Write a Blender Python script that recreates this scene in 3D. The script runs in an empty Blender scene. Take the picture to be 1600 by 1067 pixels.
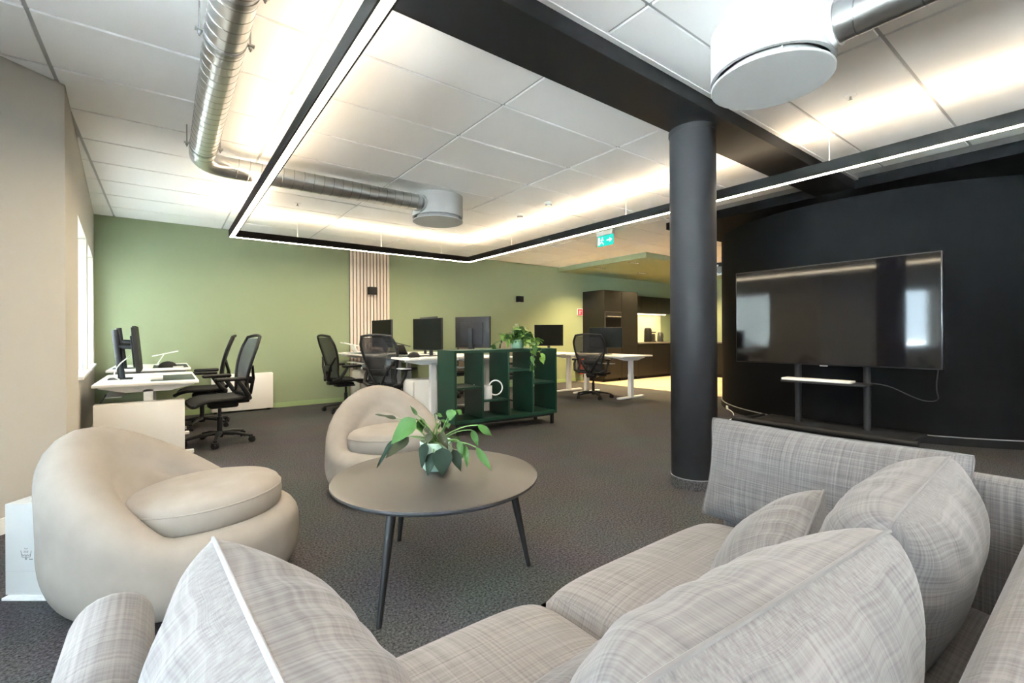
import bpy, bmesh, math, random
from mathutils import Matrix, Vector, Euler

random.seed(11)
sc = bpy.context.scene
COL = sc.collection
PI = math.pi

# ------------------------------------------------------------------ camera
CAM_Z = 1.10
YAW = 0.64554
ROLL = math.radians(0.30)
HORIZON = 524.54
F_PX = 719.11
cam_d = bpy.data.cameras.new('camera')
cam_d.sensor_width = 36.0
cam_d.lens = 36.0 * F_PX / 1600.0
cam_d.shift_y = -(533.5 - HORIZON) / 1600.0
cam_d.clip_start = 0.02
cam = bpy.data.objects.new('camera', cam_d)
COL.objects.link(cam)
fw = Vector((math.sin(YAW), math.cos(YAW), 0))
r0 = Vector((math.cos(YAW), -math.sin(YAW), 0))
u0 = Vector((0, 0, 1))
rr = r0 * math.cos(ROLL) - u0 * math.sin(ROLL)
uu = r0 * math.sin(ROLL) + u0 * math.cos(ROLL)
cam.matrix_world = Matrix(((rr.x, uu.x, -fw.x, 0), (rr.y, uu.y, -fw.y, 0), (rr.z, uu.z, -fw.z, CAM_Z), (0, 0, 0, 1)))
sc.camera = cam

# ------------------------------------------------------------------ world, exposure
SKY_STRENGTH = 6.0
SUN_STRENGTH = 480.0
STRIP_UP = 9.0
STRIP_DOWN = 31.0
EXPOSURE = 1.92
world = bpy.data.worlds.new('world')
sc.world = world
world.use_nodes = True
bg = world.node_tree.nodes['Background']
bg.inputs['Color'].default_value = (0.70, 0.85, 1.0, 1)
bg.inputs['Strength'].default_value = SKY_STRENGTH
sun_d = bpy.data.lights.new('sun', 'SUN')
sun_d.energy = SUN_STRENGTH; sun_d.angle = .01; sun_d.color = (.90, .96, 1.0)
sun = bpy.data.objects.new('sun', sun_d); COL.objects.link(sun)
sun.rotation_euler = Vector((.10, 1.0, -1.15)).to_track_quat('-Z', 'Y').to_euler()
sc.view_settings.view_transform = 'Standard'
sc.view_settings.look = 'None'
sc.view_settings.exposure = EXPOSURE
sc.view_settings.gamma = 1.0
sc.view_settings.use_curve_mapping = False
sc.cycles.use_denoising = True
sc.cycles.max_bounces = 8
sc.cycles.diffuse_bounces = 5
sc.cycles.caustics_reflective = False
sc.cycles.caustics_refractive = False
sc.cycles.sample_clamp_indirect = 20.0

# ------------------------------------------------------------------ materials
def new_mat(name):
    m = bpy.data.materials.new(name)
    m.use_nodes = True
    return m, m.node_tree.nodes, m.node_tree.links, m.node_tree.nodes['Principled BSDF']

def plain(name, col, rough=0.5, metal=0.0, spec=0.5, bump=None, noise=0.0, nscale=40.0, alpha=None):
    m, N, L, b = new_mat(name)
    b.inputs['Base Color'].default_value = (*col, 1)
    b.inputs['Roughness'].default_value = rough
    b.inputs['Metallic'].default_value = metal
    b.inputs['Specular IOR Level'].default_value = spec
    if noise or bump:
        tc = N.new('ShaderNodeTexCoord')
        nz = N.new('ShaderNodeTexNoise')
        nz.inputs['Scale'].default_value = nscale
        nz.inputs['Detail'].default_value = 4
        L.new(tc.outputs['Object'], nz.inputs['Vector'])
        if noise:
            mx = N.new('ShaderNodeMix'); mx.data_type = 'RGBA'
            mx.inputs['A'].default_value = (*[c * (1 - noise) for c in col], 1)
            mx.inputs['B'].default_value = (*[min(1, c * (1 + noise)) for c in col], 1)
            L.new(nz.outputs['Fac'], mx.inputs['Factor'])
            L.new(mx.outputs['Result'], b.inputs['Base Color'])
        if bump:
            bp = N.new('ShaderNodeBump')
            bp.inputs['Strength'].default_value = bump
            bp.inputs['Distance'].default_value = 0.01
            L.new(nz.outputs['Fac'], bp.inputs['Height'])
            L.new(bp.outputs['Normal'], b.inputs['Normal'])
    if alpha is not None:
        tr = N.new('ShaderNodeBsdfTransparent')
        ms = N.new('ShaderNodeMixShader')
        ms.inputs['Fac'].default_value = alpha
        out = N['Material Output']
        L.new(tr.outputs['BSDF'], ms.inputs[1]); L.new(b.outputs['BSDF'], ms.inputs[2])
        L.new(ms.outputs['Shader'], out.inputs['Surface'])
    return m

def emit(name, col, strength):
    m, N, L, b = new_mat(name)
    e = N.new('ShaderNodeEmission')
    e.inputs['Color'].default_value = (*col, 1)
    e.inputs['Strength'].default_value = strength
    L.new(e.outputs['Emission'], N['Material Output'].inputs['Surface'])
    return m

def carpet_mat():
    m, N, L, b = new_mat('carpet')
    tc = N.new('ShaderNodeTexCoord')
    n1 = N.new('ShaderNodeTexNoise'); n1.inputs['Scale'].default_value = 95; n1.inputs['Detail'].default_value = 5; n1.inputs['Roughness'].default_value = .75
    n2 = N.new('ShaderNodeTexNoise'); n2.inputs['Scale'].default_value = 2.2; n2.inputs['Detail'].default_value = 3
    L.new(tc.outputs['Object'], n1.inputs['Vector']); L.new(tc.outputs['Object'], n2.inputs['Vector'])
    cr = N.new('ShaderNodeValToRGB')
    cr.color_ramp.elements[0].position = .36; cr.color_ramp.elements[0].color = (.014, .014, .016, 1)
    cr.color_ramp.elements[1].position = .66; cr.color_ramp.elements[1].color = (.145, .143, .149, 1)
    L.new(n1.outputs['Fac'], cr.inputs['Fac'])
    mx = N.new('ShaderNodeMix'); mx.data_type = 'RGBA'; mx.blend_type = 'MULTIPLY'
    mx.inputs['Factor'].default_value = .35
    L.new(cr.outputs['Color'], mx.inputs['A']); L.new(n2.outputs['Color'], mx.inputs['B'])
    L.new(mx.outputs['Result'], b.inputs['Base Color'])
    b.inputs['Roughness'].default_value = .95
    b.inputs['Specular IOR Level'].default_value = .1
    bp = N.new('ShaderNodeBump'); bp.inputs['Strength'].default_value = .7; bp.inputs['Distance'].default_value = .006
    L.new(n1.outputs['Fac'], bp.inputs['Height']); L.new(bp.outputs['Normal'], b.inputs['Normal'])
    return m

def linen_mat(name, c1, c2, s=1.0):
    # woven cloth: streaks along u and along v
    m, N, L, b = new_mat(name)
    tc = N.new('ShaderNodeTexCoord')
    outs = []
    for sx, sy in ((4, 240), (240, 4)):
        mp = N.new('ShaderNodeMapping'); mp.inputs['Scale'].default_value = (sx * s, sy * s, 1)
        L.new(tc.outputs['UV'], mp.inputs['Vector'])
        n = N.new('ShaderNodeTexNoise'); n.inputs['Scale'].default_value = 1; n.inputs['Detail'].default_value = 2
        L.new(mp.outputs['Vector'], n.inputs['Vector'])
        outs.append(n)
    ad = N.new('ShaderNodeMath'); ad.operation = 'ADD'
    L.new(outs[0].outputs['Fac'], ad.inputs[0]); L.new(outs[1].outputs['Fac'], ad.inputs[1])
    cr = N.new('ShaderNodeValToRGB')
    cr.color_ramp.elements[0].position = .30; cr.color_ramp.elements[0].color = (*c1, 1)
    cr.color_ramp.elements[1].position = .62; cr.color_ramp.elements[1].color = (*c2, 1)
    hf = N.new('ShaderNodeMath'); hf.operation = 'MULTIPLY'; hf.inputs[1].default_value = .5
    L.new(ad.outputs['Value'], hf.inputs[0]); L.new(hf.outputs['Value'], cr.inputs['Fac'])
    L.new(cr.outputs['Color'], b.inputs['Base Color'])
    b.inputs['Roughness'].default_value = .9
    b.inputs['Specular IOR Level'].default_value = .15
    b.inputs['Sheen Weight'].default_value = .15
    bp = N.new('ShaderNodeBump'); bp.inputs['Strength'].default_value = .04; bp.inputs['Distance'].default_value = .003
    L.new(ad.outputs['Value'], bp.inputs['Height']); L.new(bp.outputs['Normal'], b.inputs['Normal'])
    return m

def wood_mat(name, c1, c2, stretch=(1, 14, 1), plank=0.0):
    m, N, L, b = new_mat(name)
    tc = N.new('ShaderNodeTexCoord')
    mp = N.new('ShaderNodeMapping'); mp.inputs['Scale'].default_value = stretch
    L.new(tc.outputs['Object'], mp.inputs['Vector'])
    n = N.new('ShaderNodeTexNoise'); n.inputs['Scale'].default_value = 3; n.inputs['Detail'].default_value = 5
    L.new(mp.outputs['Vector'], n.inputs['Vector'])
    mx = N.new('ShaderNodeMix'); mx.data_type = 'RGBA'
    mx.inputs['A'].default_value = (*c1, 1); mx.inputs['B'].default_value = (*c2, 1)
    L.new(n.outputs['Fac'], mx.inputs['Factor'])
    col = mx.outputs['Result']
    if plank:
        br = N.new('ShaderNodeTexBrick'); br.inputs['Scale'].default_value = 1
        br.inputs['Brick Width'].default_value = 1.2; br.inputs['Row Height'].default_value = plank
        br.inputs['Mortar Size'].default_value = .004
        br.inputs['Color1'].default_value = (1, 1, 1, 1); br.inputs['Color2'].default_value = (.86, .86, .86, 1)
        br.inputs['Mortar'].default_value = (.5, .45, .4, 1)
        L.new(tc.outputs['Object'], br.inputs['Vector'])
        m2 = N.new('ShaderNodeMix'); m2.data_type = 'RGBA'; m2.blend_type = 'MULTIPLY'; m2.inputs['Factor'].default_value = 1
        L.new(col, m2.inputs['A']); L.new(br.outputs['Color'], m2.inputs['B'])
        col = m2.outputs['Result']
    L.new(col, b.inputs['Base Color'])
    b.inputs['Roughness'].default_value = .45
    return m

M = {}
M['carpet'] = carpet_mat()
M['tile'] = plain('ceiling_tile', (.92, .925, .94), .9, spec=.1, bump=.05, nscale=300)
M['grid'] = plain('ceiling_grid', (.48, .49, .51), .7)
M['wall'] = plain('warm_grey_paint', (.50, .475, .43), .85, spec=.2, bump=.02, nscale=200)
M['white_wall'] = plain('white_paint', (.78, .77, .75), .85, spec=.2)
M['green'] = plain('green_paint', (.26, .31, .195), .8, spec=.25, bump=.02, nscale=150)
M['green_trim'] = plain('green_trim_paint', (.30, .39, .19), .6)
M['black_wall'] = plain('black_paint', (.0032, .0032, .0036), .8, spec=.1, bump=.02, nscale=120)
M['black_paint'] = plain('black_gloss_paint', (.006, .006, .0065), .55, spec=.2)
M['pillar'] = plain('pillar_paint', (.009, .009, .0105), .6, spec=.16, noise=.12, nscale=6)
M['wood_floor'] = wood_mat('oak_floor', (.50, .36, .22), (.66, .50, .33), (2, 14, 1), .16)
M['slat'] = wood_mat('pale_oak_slat', (.60, .50, .43), (.72, .62, .56), (18, 18, 1.2))
M['felt'] = plain('dark_felt', (.02, .02, .02), .95)
M['steel'] = plain('galvanised_steel', (.66, .67, .68), .28, metal=1.0, noise=.18, nscale=9)
M['steel_dark'] = plain('seam_steel', (.40, .41, .42), .35, metal=1.0)
M['white_metal'] = plain('white_powder_coat', (.82, .82, .83), .45)
M['drum'] = plain('drum_white', (.44, .445, .45), .5, spec=.3)
M['grey_metal'] = plain('grey_inner', (.25, .25, .26), .6)
M['white_lam'] = plain('white_laminate', (.80, .78, .76), .4)
M['white_plastic'] = plain('white_plastic', (.82, .82, .80), .4)
M['black_plastic'] = plain('black_plastic', (.008, .008, .009), .5, spec=.3)
M['chair_plastic'] = plain('graphite_plastic', (.013, .014, .016), .5, spec=.3)
M['chair_mesh'] = plain('chair_mesh', (.02, .022, .026), .7, alpha=.86)
M['brown_mesh'] = plain('taupe_mesh', (.13, .10, .075), .7, alpha=.85)
M['charcoal'] = plain('charcoal_anodised', (.009, .0088, .0085), .85, spec=.05)
M['post'] = plain('blue_grey_post', (.022, .027, .036), .4)
M['screen'] = plain('matte_screen', (.006, .0075, .006), .5, spec=.1)
M['mon_back'] = plain('monitor_back', (.018, .019, .023), .5, spec=.3)
M['tv'] = plain('glossy_screen', (.004, .004, .005), .06, spec=.6)
M['tv_frame'] = plain('tv_frame', (.05, .05, .055), .35, metal=.8)
M['bookcase'] = plain('dark_green_lacquer', (.005, .033, .020), .42, spec=.35)
M['table'] = plain('taupe_laminate', (.043, .038, .035), .40, spec=.5)
M['table_edge'] = plain('table_edge', (.03, .034, .042), .4)
M['table_leg'] = plain('black_stained_wood', (.010, .010, .011), .45)
M['boucle'] = plain('cream_velvet', (.262, .235, .214), .9, spec=.15, noise=.13, nscale=10, bump=.03)
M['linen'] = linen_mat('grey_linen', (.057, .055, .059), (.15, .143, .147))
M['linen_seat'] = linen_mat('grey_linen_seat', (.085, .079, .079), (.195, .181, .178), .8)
M['seam'] = plain('seam_thread', (.21, .21, .23), .8)
M['pot'] = plain('mint_glaze', (.30, .40, .33), .4)
M['pot2'] = plain('green_pot', (.12, .22, .15), .45)
M['soil'] = plain('soil', (.03, .02, .015), .95)
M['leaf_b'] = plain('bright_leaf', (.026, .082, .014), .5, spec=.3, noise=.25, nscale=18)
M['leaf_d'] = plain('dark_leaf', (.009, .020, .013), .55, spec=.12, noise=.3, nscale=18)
M['leaf_o'] = plain('olive_leaf', (.028, .034, .019), .55, spec=.12, noise=.3, nscale=18)
M['leaf_y'] = plain('lime_leaf', (.125, .235, .045), .5, spec=.3, noise=.25, nscale=25)
M['stem'] = plain('stem', (.06, .125, .028), .5)
M['cab'] = plain('black_cabinet', (.008, .008, .0075), .42, spec=.3)
M['cab2'] = plain('black_cabinet_gap', (.003, .003, .003), .8)
M['steel_app'] = plain('oven_steel', (.10, .10, .10), .3, metal=.8)
M['splash'] = plain('backsplash', (.62, .60, .48), .5)
M['counter'] = plain('counter', (.10, .095, .085), .35)
M['paving'] = plain('pale_paving', (.52, .52, .51), .9, noise=.15, nscale=1.5)
def blind_mat():
    m, N, L, b = new_mat('blind_fabric')
    tr = N.new('ShaderNodeBsdfTranslucent'); tr.inputs['Color'].default_value = (.70, .70, .69, 1)
    df = N.new('ShaderNodeBsdfDiffuse'); df.inputs['Color'].default_value = (.6, .6, .58, 1)
    ms = N.new('ShaderNodeMixShader'); ms.inputs['Fac'].default_value = .22
    L.new(tr.outputs['BSDF'], ms.inputs[1]); L.new(df.outputs['BSDF'], ms.inputs[2])
    L.new(ms.outputs['Shader'], N['Material Output'].inputs['Surface'])
    return m
M['blind'] = blind_mat()
M['red'] = plain('sign_red', (.62, .03, .07), .5)
M['paper'] = plain('white_card', (.58, .59, .60), .6)
M['ink'] = plain('grey_ink', (.12, .12, .13), .7)
M['mat'] = plain('desk_mat', (.035, .06, .055), .8)
M['strip_dn'] = emit('strip_diffuser', (1, .84, .60), STRIP_DOWN)
M['strip_up'] = emit('strip_uplight', (1, .78, .52), STRIP_UP)
M['led'] = emit('kitchen_led', (1, .80, .42), 18)
M['spot'] = emit('downlight_led', (1, .82, .50), .6)
M['exit'] = emit('exit_green', (.02, .42, .34), .55)
M['exit_w'] = emit('exit_white', (.85, 1, .97), .45)
M['orange'] = plain('orange_plastic', (.75, .10, .03), .5)
M['cable'] = plain('black_cable', (.012, .012, .013), .5)
M['cable_w'] = plain('white_cable', (.78, .78, .76), .5)
M['cord_b'] = plain('blind_cord', (.35, .45, .60), .6)
def glass_mat():
    m, N, L, b = new_mat('window_glass')
    tr = N.new('ShaderNodeBsdfTransparent'); tr.inputs['Color'].default_value = (.94, .97, .96, 1)
    gl = N.new('ShaderNodeBsdfGlossy'); gl.inputs['Roughness'].default_value = .02
    fr = N.new('ShaderNodeFresnel'); fr.inputs['IOR'].default_value = 1.4
    ms = N.new('ShaderNodeMixShader')
    L.new(fr.outputs['Fac'], ms.inputs['Fac']); L.new(tr.outputs['BSDF'], ms.inputs[1]); L.new(gl.outputs['BSDF'], ms.inputs[2])
    L.new(ms.outputs['Shader'], N['Material Output'].inputs['Surface'])
    return m
M['glass'] = glass_mat()

# ------------------------------------------------------------------ geometry helpers
I4 = Matrix.Identity(4)
def T(x, y, z): return Matrix.Translation((x, y, z))
def RZ(a): return Matrix.Rotation(a, 4, 'Z')
def RX(a): return Matrix.Rotation(a, 4, 'X')
def RY(a): return Matrix.Rotation(a, 4, 'Y')

class MB:
    def __init__(s):
        s.v = []; s.f = []; s.uv = None
    def add(s, vs, fs, m=I4):
        o = len(s.v)
        s.v += [tuple(m @ Vector(p)) for p in vs]
        s.f += [tuple(i + o for i in f) for f in fs]
        return s
    def box(s, x0, x1, y0, y1, z0, z1, m=I4, bev=0.0, seg=2):
        if bev <= 0:
            vs = [(x, y, z) for z in (z0, z1) for y in (y0, y1) for x in (x0, x1)]
            fs = [(0, 2, 3, 1), (4, 5, 7, 6), (0, 1, 5, 4), (2, 6, 7, 3), (0, 4, 6, 2), (1, 3, 7, 5)]
            return s.add(vs, fs, m)
        bm = bmesh.new()
        bmesh.ops.create_cube(bm, size=1)
        for v in bm.verts:
            v.co = Vector(((x0 + x1) / 2 + v.co.x * (x1 - x0), (y0 + y1) / 2 + v.co.y * (y1 - y0), (z0 + z1) / 2 + v.co.z * (z1 - z0)))
        bmesh.ops.bevel(bm, geom=bm.edges[:], offset=bev, segments=seg, affect='EDGES', profile=.5)
        bm.verts.index_update()
        s.add([tuple(v.co) for v in bm.verts], [tuple(v.index for v in f.verts) for f in bm.faces], m)
        bm.free()
        return s
    def cyl(s, r0, r1, z0, z1, n=20, m=I4, caps=True):
        vs = []
        for r, z in ((r0, z0), (r1, z1)):
            vs += [(r * math.cos(2 * PI * i / n), r * math.sin(2 * PI * i / n), z) for i in range(n)]
        fs = [(i, (i + 1) % n, n + (i + 1) % n, n + i) for i in range(n)]
        if caps:
            fs += [tuple(range(n - 1, -1, -1)), tuple(range(n, 2 * n))]
        return s.add(vs, fs, m)
    def lathe(s, prof, n=32, m=I4):
        vs = []; fs = []
        k = len(prof)
        for i in range(n):
            a = 2 * PI * i / n
            vs += [(r * math.cos(a), r * math.sin(a), z) for r, z in prof]
        for i in range(n):
            j = (i + 1) % n
            for q in range(k - 1):
                fs.append((i * k + q, j * k + q, j * k + q + 1, i * k + q + 1))
        return s.add(vs, fs, m)
    def tube(s, path, rad, n=8, m=I4, caps=True, flat=1.0):
        P = [Vector(p) for p in path]
        if not isinstance(rad, (list, tuple)): rad = [rad] * len(P)
        vs = []; fs = []
        up = Vector((0, 0, 1))
        t0 = (P[1] - P[0]).normalized()
        if abs(t0.dot(up)) > .95: up = Vector((1, 0, 0))
        nrm = (up - t0 * up.dot(t0)).normalized()
        for i, p in enumerate(P):
            t = ((P[min(i + 1, len(P) - 1)] - P[max(i - 1, 0)])).normalized()
            nrm = (nrm - t * nrm.dot(t)).normalized()
            b = t.cross(nrm)
            for k in range(n):
                a = 2 * PI * k / n
                vs.append(tuple(p + nrm * (rad[i] * flat * math.cos(a)) + b * (rad[i] * math.sin(a))))
        for i in range(len(P) - 1):
            for k in range(n):
                k2 = (k + 1) % n
                fs.append((i * n + k, i * n + k2, (i + 1) * n + k2, (i + 1) * n + k))
        if caps:
            fs.append(tuple(range(n - 1, -1, -1)))
            fs.append(tuple((len(P) - 1) * n + k for k in range(n)))
        return s.add(vs, fs, m)
    def grid(s, fn, nu, nv, m=I4, closeu=False, uvscale=None):
        vs = []; uvs = []
        for j in range(nv + 1):
            for i in range(nu + (0 if closeu else 1)):
                vs.append(fn(i / nu, j / nv))
        w = nu + (0 if closeu else 1)
        fs = []
        for j in range(nv):
            for i in range(nu):
                i2 = (i + 1) % w if closeu else i + 1
                fs.append((j * w + i, j * w + i2, (j + 1) * w + i2, (j + 1) * w + i))
        return s.add(vs, fs, m)
    def prism(s, poly, z0, z1, m=I4):
        n = len(poly)
        vs = [(x, y, z0) for x, y in poly] + [(x, y, z1) for x, y in poly]
        fs = [tuple(range(n - 1, -1, -1)), tuple(range(n, 2 * n))] + [(i, (i + 1) % n, n + (i + 1) % n, n + i) for i in range(n)]
        return s.add(vs, fs, m)
    def mesh(s, name, mat, smooth=True, ang=35):
        me = bpy.data.meshes.new(name)
        me.from_pydata(s.v, [], s.f)
        me.validate()
        bm = bmesh.new(); bm.from_mesh(me)
        bmesh.ops.recalc_face_normals(bm, faces=bm.faces[:])
        bm.to_mesh(me); bm.free()
        if mat is not None: me.materials.append(mat)
        if smooth:
            me.polygons.foreach_set('use_smooth', [True] * len(me.polygons))
            me.set_sharp_from_angle(angle=math.radians(ang))
        me.update()
        return me
    def build(s, name, mat, parent=None, loc=None, rot=None, smooth=True, ang=35, label=None):
        o = bpy.data.objects.new(name, s.mesh(name, mat, smooth, ang))
        COL.objects.link(o)
        if parent is not None: o.parent = parent
        if loc is not None: o.location = loc
        if rot is not None: o.rotation_euler = rot
        if label: o['label'] = label
        return o

def B(*a, **k): return MB().box(*a, **k)

def box_uv(o, s=1.0):
    # metric box-projected UVs
    me = o.data
    uv = me.uv_layers.new(name='UVMap')
    for p in me.polygons:
        n = p.normal
        ax = max(range(3), key=lambda k: abs(n[k]))
        for li in p.loop_indices:
            c = me.vertices[me.loops[li].vertex_index].co
            uv.data[li].uv = ((c.y, c.z), (c.x, c.z), (c.x, c.y))[ax]
    return o

def tag(o, label, cat, group=None):
    o['label'] = label; o['category'] = cat
    if group: o['group'] = group
    return o
def struct(o):
    o['kind'] = 'structure'
    return o
def thing(name, label, cat, loc=(0, 0, 0), rz=0.0, group=None):
    o = bpy.data.objects.new(name, None)
    o.empty_display_size = .1
    COL.objects.link(o)
    o.location = loc; o.rotation_euler = (0, 0, rz)
    return tag(o, label, cat, group)
def copy_tree(o, parent=None):
    c = o.copy(); COL.objects.link(c)
    if parent is not None: c.parent = parent
    for ch in [x for x in bpy.data.objects if x.parent == o]:
        copy_tree(ch, c)
    return c
def dup(o, loc, rz, label, group=None):
    c = copy_tree(o)
    c.location = loc; c.rotation_euler = (0, 0, rz)
    c['label'] = label
    if group: c['group'] = group
    return c

# ------------------------------------------------------------------ the room
H = 2.69
WY = 7.95            # green wall
WX = 11.9            # far kitchen end wall
BACK = -4.0
FACADE = [(-0.73, WY), (-0.50, 4.00), (-4.0, 1.00), (-4.0, BACK)]   # window wall, inner face
SOFFIT_Z = 2.595

room_poly = FACADE + [(WX, BACK), (WX, WY)]
struct(MB().prism(room_poly[::-1], -0.12, 0.0).build('floor', M['carpet'], smooth=False))
struct(B(7.85, WX, 3.2, WY, 0.0005, 0.006).build('floor_kitchen', M['wood_floor'], smooth=False))
struct(B(7.83, 7.85, 3.2, WY, 0.0, 0.008).build('trim_1', M['steel_dark'], smooth=False))

# ceiling: a recessed slab with one object for each tile
ceil = struct(MB().prism(room_poly[::-1], H + .012, H + .15).build('ceiling', M['grid'], smooth=False))

def clip(poly, a, b, c):      # keep a*x+b*y<=c
    out = []
    for i in range(len(poly)):
        p, q = poly[i], poly[(i + 1) % len(poly)]
        dp = a * p[0] + b * p[1] - c; dq = a * q[0] + b * q[1] - c
        if dp <= 0: out.append(p)
        if dp * dq < 0:
            t = dp / (dp - dq)
            out.append((p[0] + t * (q[0] - p[0]), p[1] + t * (q[1] - p[1])))
    return out
def half(p, q, inset):        # interior lies to the right of p->q seen from above (facade runs towards -Y, room on +X)
    dx, dy = q[0] - p[0], q[1] - p[1]
    l = math.hypot(dx, dy)
    nx, ny = dy / l, -dx / l      # points to the outside
    return nx, ny, nx * p[0] + ny * p[1] - inset
tile_mesh = None
GX, GY, GAP = 1.869, 3.172, .011
for i in range(-6, 9):
    for j in range(-13, 9):
        x0, x1 = GX + 1.2 * i + GAP, GX + 1.2 * (i + 1) - GAP
        y0, y1 = GY + .6 * j + GAP, GY + .6 * (j + 1) - GAP
        rect = [(x0, y0), (x1, y0), (x1, y1), (x0, y1)]
        poly = rect
        poly = clip(poly, 0, 1, WY - .005); poly = clip(poly, 0, -1, -BACK - .005); poly = clip(poly, 1, 0, WX - .01)
        # facade is convex towards the room at the bend, so clip by the plane of the segment the tile lies beside
        bend = None
        if y0 < 4.0 < y1 and x0 < .2 and poly:
            lo = clip(clip(poly, 0, 1, 4.0), *half(FACADE[1], FACADE[2], .003))
            hi = clip(clip(poly, 0, -1, -4.0), *half(FACADE[0], FACADE[1], .003))
            bend = [q_ for q_ in (lo, hi) if len(q_) >= 3]
            if bend:
                mbt = MB()
                for q_ in bend: mbt.prism([(p[0] - x0, p[1] - y0) for p in q_], 0, .012)
                mbt.build('ceiling_tile', M['tile'], ceil, (x0, y0, H), smooth=False)
            continue
        for k in range(3):
            if not poly: break
            cy = sum(p[1] for p in poly) / len(poly)
            p, q = FACADE[k], FACADE[k + 1]
            if k == 0 and cy < 4.0: continue
            if k == 1 and cy > 4.0: continue
            if k == 1 and cy < 1.0: continue
            poly = clip(poly, *half(p, q, .003))
        if len(poly) < 3: continue
        area = abs(sum(poly[t][0] * poly[(t + 1) % len(poly)][1] - poly[(t + 1) % len(poly)][0] * poly[t][1] for t in range(len(poly)))) / 2
        if area < .004: continue
        cx, cy = (x0 + x1) / 2, (y0 + y1) / 2
        if cx > 5.75 and cy < 3.85: continue           # above the black soffit
        if cx > 7.4 and cy > 5.5 and cx < 12: continue  # above the kitchen soffit
        if len(poly) == 4 and abs(area - (x1 - x0) * (y1 - y0)) < 1e-4:
            if tile_mesh is None:
                tile_mesh = B(-.6 + GAP, .6 - GAP, -.3 + GAP, .3 - GAP, 0, .012).mesh('ceiling_tile', M['tile'], False)
            o = bpy.data.objects.new('ceiling_tile', tile_mesh)
            COL.objects.link(o); o.parent = ceil; o.location = (cx, cy, H)
        else:
            MB().prism([(p[0] - cx, p[1] - cy) for p in poly], 0, .012).build('ceiling_tile', M['tile'], ceil, (cx, cy, H), smooth=False)

# walls
def wall_run(name, p, q, t, mat, openings=(), z1=H, z0=0.0):
    # wall of thickness t on the left of p->q; openings = (s0, s1, zlo, zhi)
    p, q = Vector(p), Vector(q)
    l = (q - p).length
    ang = math.atan2(q.y - p.y, q.x - p.x)
    mb = MB(); m = T(p.x, p.y, 0) @ RZ(ang)
    s = 0
    for a, b, lo, hi in sorted(openings):
        mb.box(s, a, 0, t, z0, z1, m)
        mb.box(a, b, 0, t, z0, lo, m); mb.box(a, b, 0, t, hi, z1, m)
        s = b
    mb.box(s, l, 0, t, z0, z1, m)
    return struct(mb.build(name, mat, smooth=False)), m
WIN_LO, WIN_HI = .78, 2.10
wn = [0]
def window(m, a, b, lo, hi, t):
    wn[0] += 1
    mb = MB()
    y0, y1 = -t + .05, -t + .11
    fr = .05
    for bx in ((a, a + fr, lo, hi), (b - fr, b, lo, hi), (a + fr, b - fr, lo, lo + fr), (a + fr, b - fr, hi - fr, hi)):
        mb.box(bx[0], bx[1], y0, y1, bx[2], bx[3], m)
    w = struct(mb.build('window_%d' % wn[0], M['white_metal'], smooth=False))
    mid = (a + b) / 2
    B(mid - .025, mid + .025, y0 + .005, y1 - .005, lo + fr, hi - fr, m).build('mullion', M['white_metal'], w, smooth=False)
    for s0, s1 in ((a + fr, mid - .025), (mid + .025, b - fr)):
        B(s0, s1, (y0 + y1) / 2 - .004, (y0 + y1) / 2 + .004, lo + fr, hi - fr, m).build('pane', M['glass'], w, smooth=False)
    B(a - .02, b + .02, -t + .11, .03, lo - .02, lo + .004, m).build('window_sill', M['white_metal'], w, smooth=False)
    return w
def portal(m, a, b, lo, hi, t):
    d = bpy.data.lights.new('window_portal', 'AREA')
    d.shape = 'RECTANGLE'; d.size = b - a; d.size_y = hi - lo
    d.cycles.is_portal = True
    o = bpy.data.objects.new('window_portal', d)
    COL.objects.link(o)
    o.matrix_world = m @ T((a + b) / 2, -t - .02, (lo + hi) / 2) @ RX(-PI / 2) @ RY(PI)
    return o

TW = .30
def facade(name, p, q, wins):
    # inner face on p->q; body lies on the outer side (right of q->p); run backwards so that "left" is outside
    p, q = Vector(p), Vector(q)
    l = (q - p).length
    ang = math.atan2(q.y - p.y, q.x - p.x)
    m = T(p.x, p.y, 0) @ RZ(ang)        # local +y is to the left of p->q = the room side (facade goes towards -Y: left = +X)
    mb = MB(); s = 0
    for a, b, lo, hi in wins:
        mb.box(s, a, -TW, 0, 0, H + .1, m); mb.box(a, b, -TW, 0, 0, lo, m); mb.box(a, b, -TW, 0, hi, H + .1, m); s = b
    mb.box(s, l, -TW, 0, 0, H + .1, m)
    o = struct(mb.build(name, M['white_wall'] if name == 'wall_behind' else M['wall'], smooth=False))
    for w in wins:
        window(m, *w, TW); portal(m, *w, TW)
    return m, l
facade('wall_left', FACADE[0], FACADE[1], [(.25, 1.45, WIN_LO, WIN_HI), (1.65, 2.85, WIN_LO, WIN_HI)])
facade('wall_left_diagonal', FACADE[1], FACADE[2], [(1.25, 2.45, WIN_LO, WIN_HI), (2.95, 4.25, WIN_LO, WIN_HI)])
facade('wall_left_near', FACADE[2], FACADE[3], [(.4, 2.3, .15, 2.5), (2.7, 4.6, .15, 2.5)])  # tall windows out of view, enlarged to bring more daylight in
facade('wall_behind', FACADE[3], (WX, BACK), [])
struct(B(-.73 - TW, WX, WY, WY + .2, 0, H + .1).build('wall_back', M['green'], smooth=False))
struct(B(WX, WX + .2, BACK, WY + .2, 0, H + .1).build('wall_right', M['green'], smooth=False))
struct(B(-60, 30, -50, 50, -.42, -.30).build('ground', M['paving'], smooth=False))  # unseen outdoor ground, added pale to bounce sunlight up to the ceiling
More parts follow.
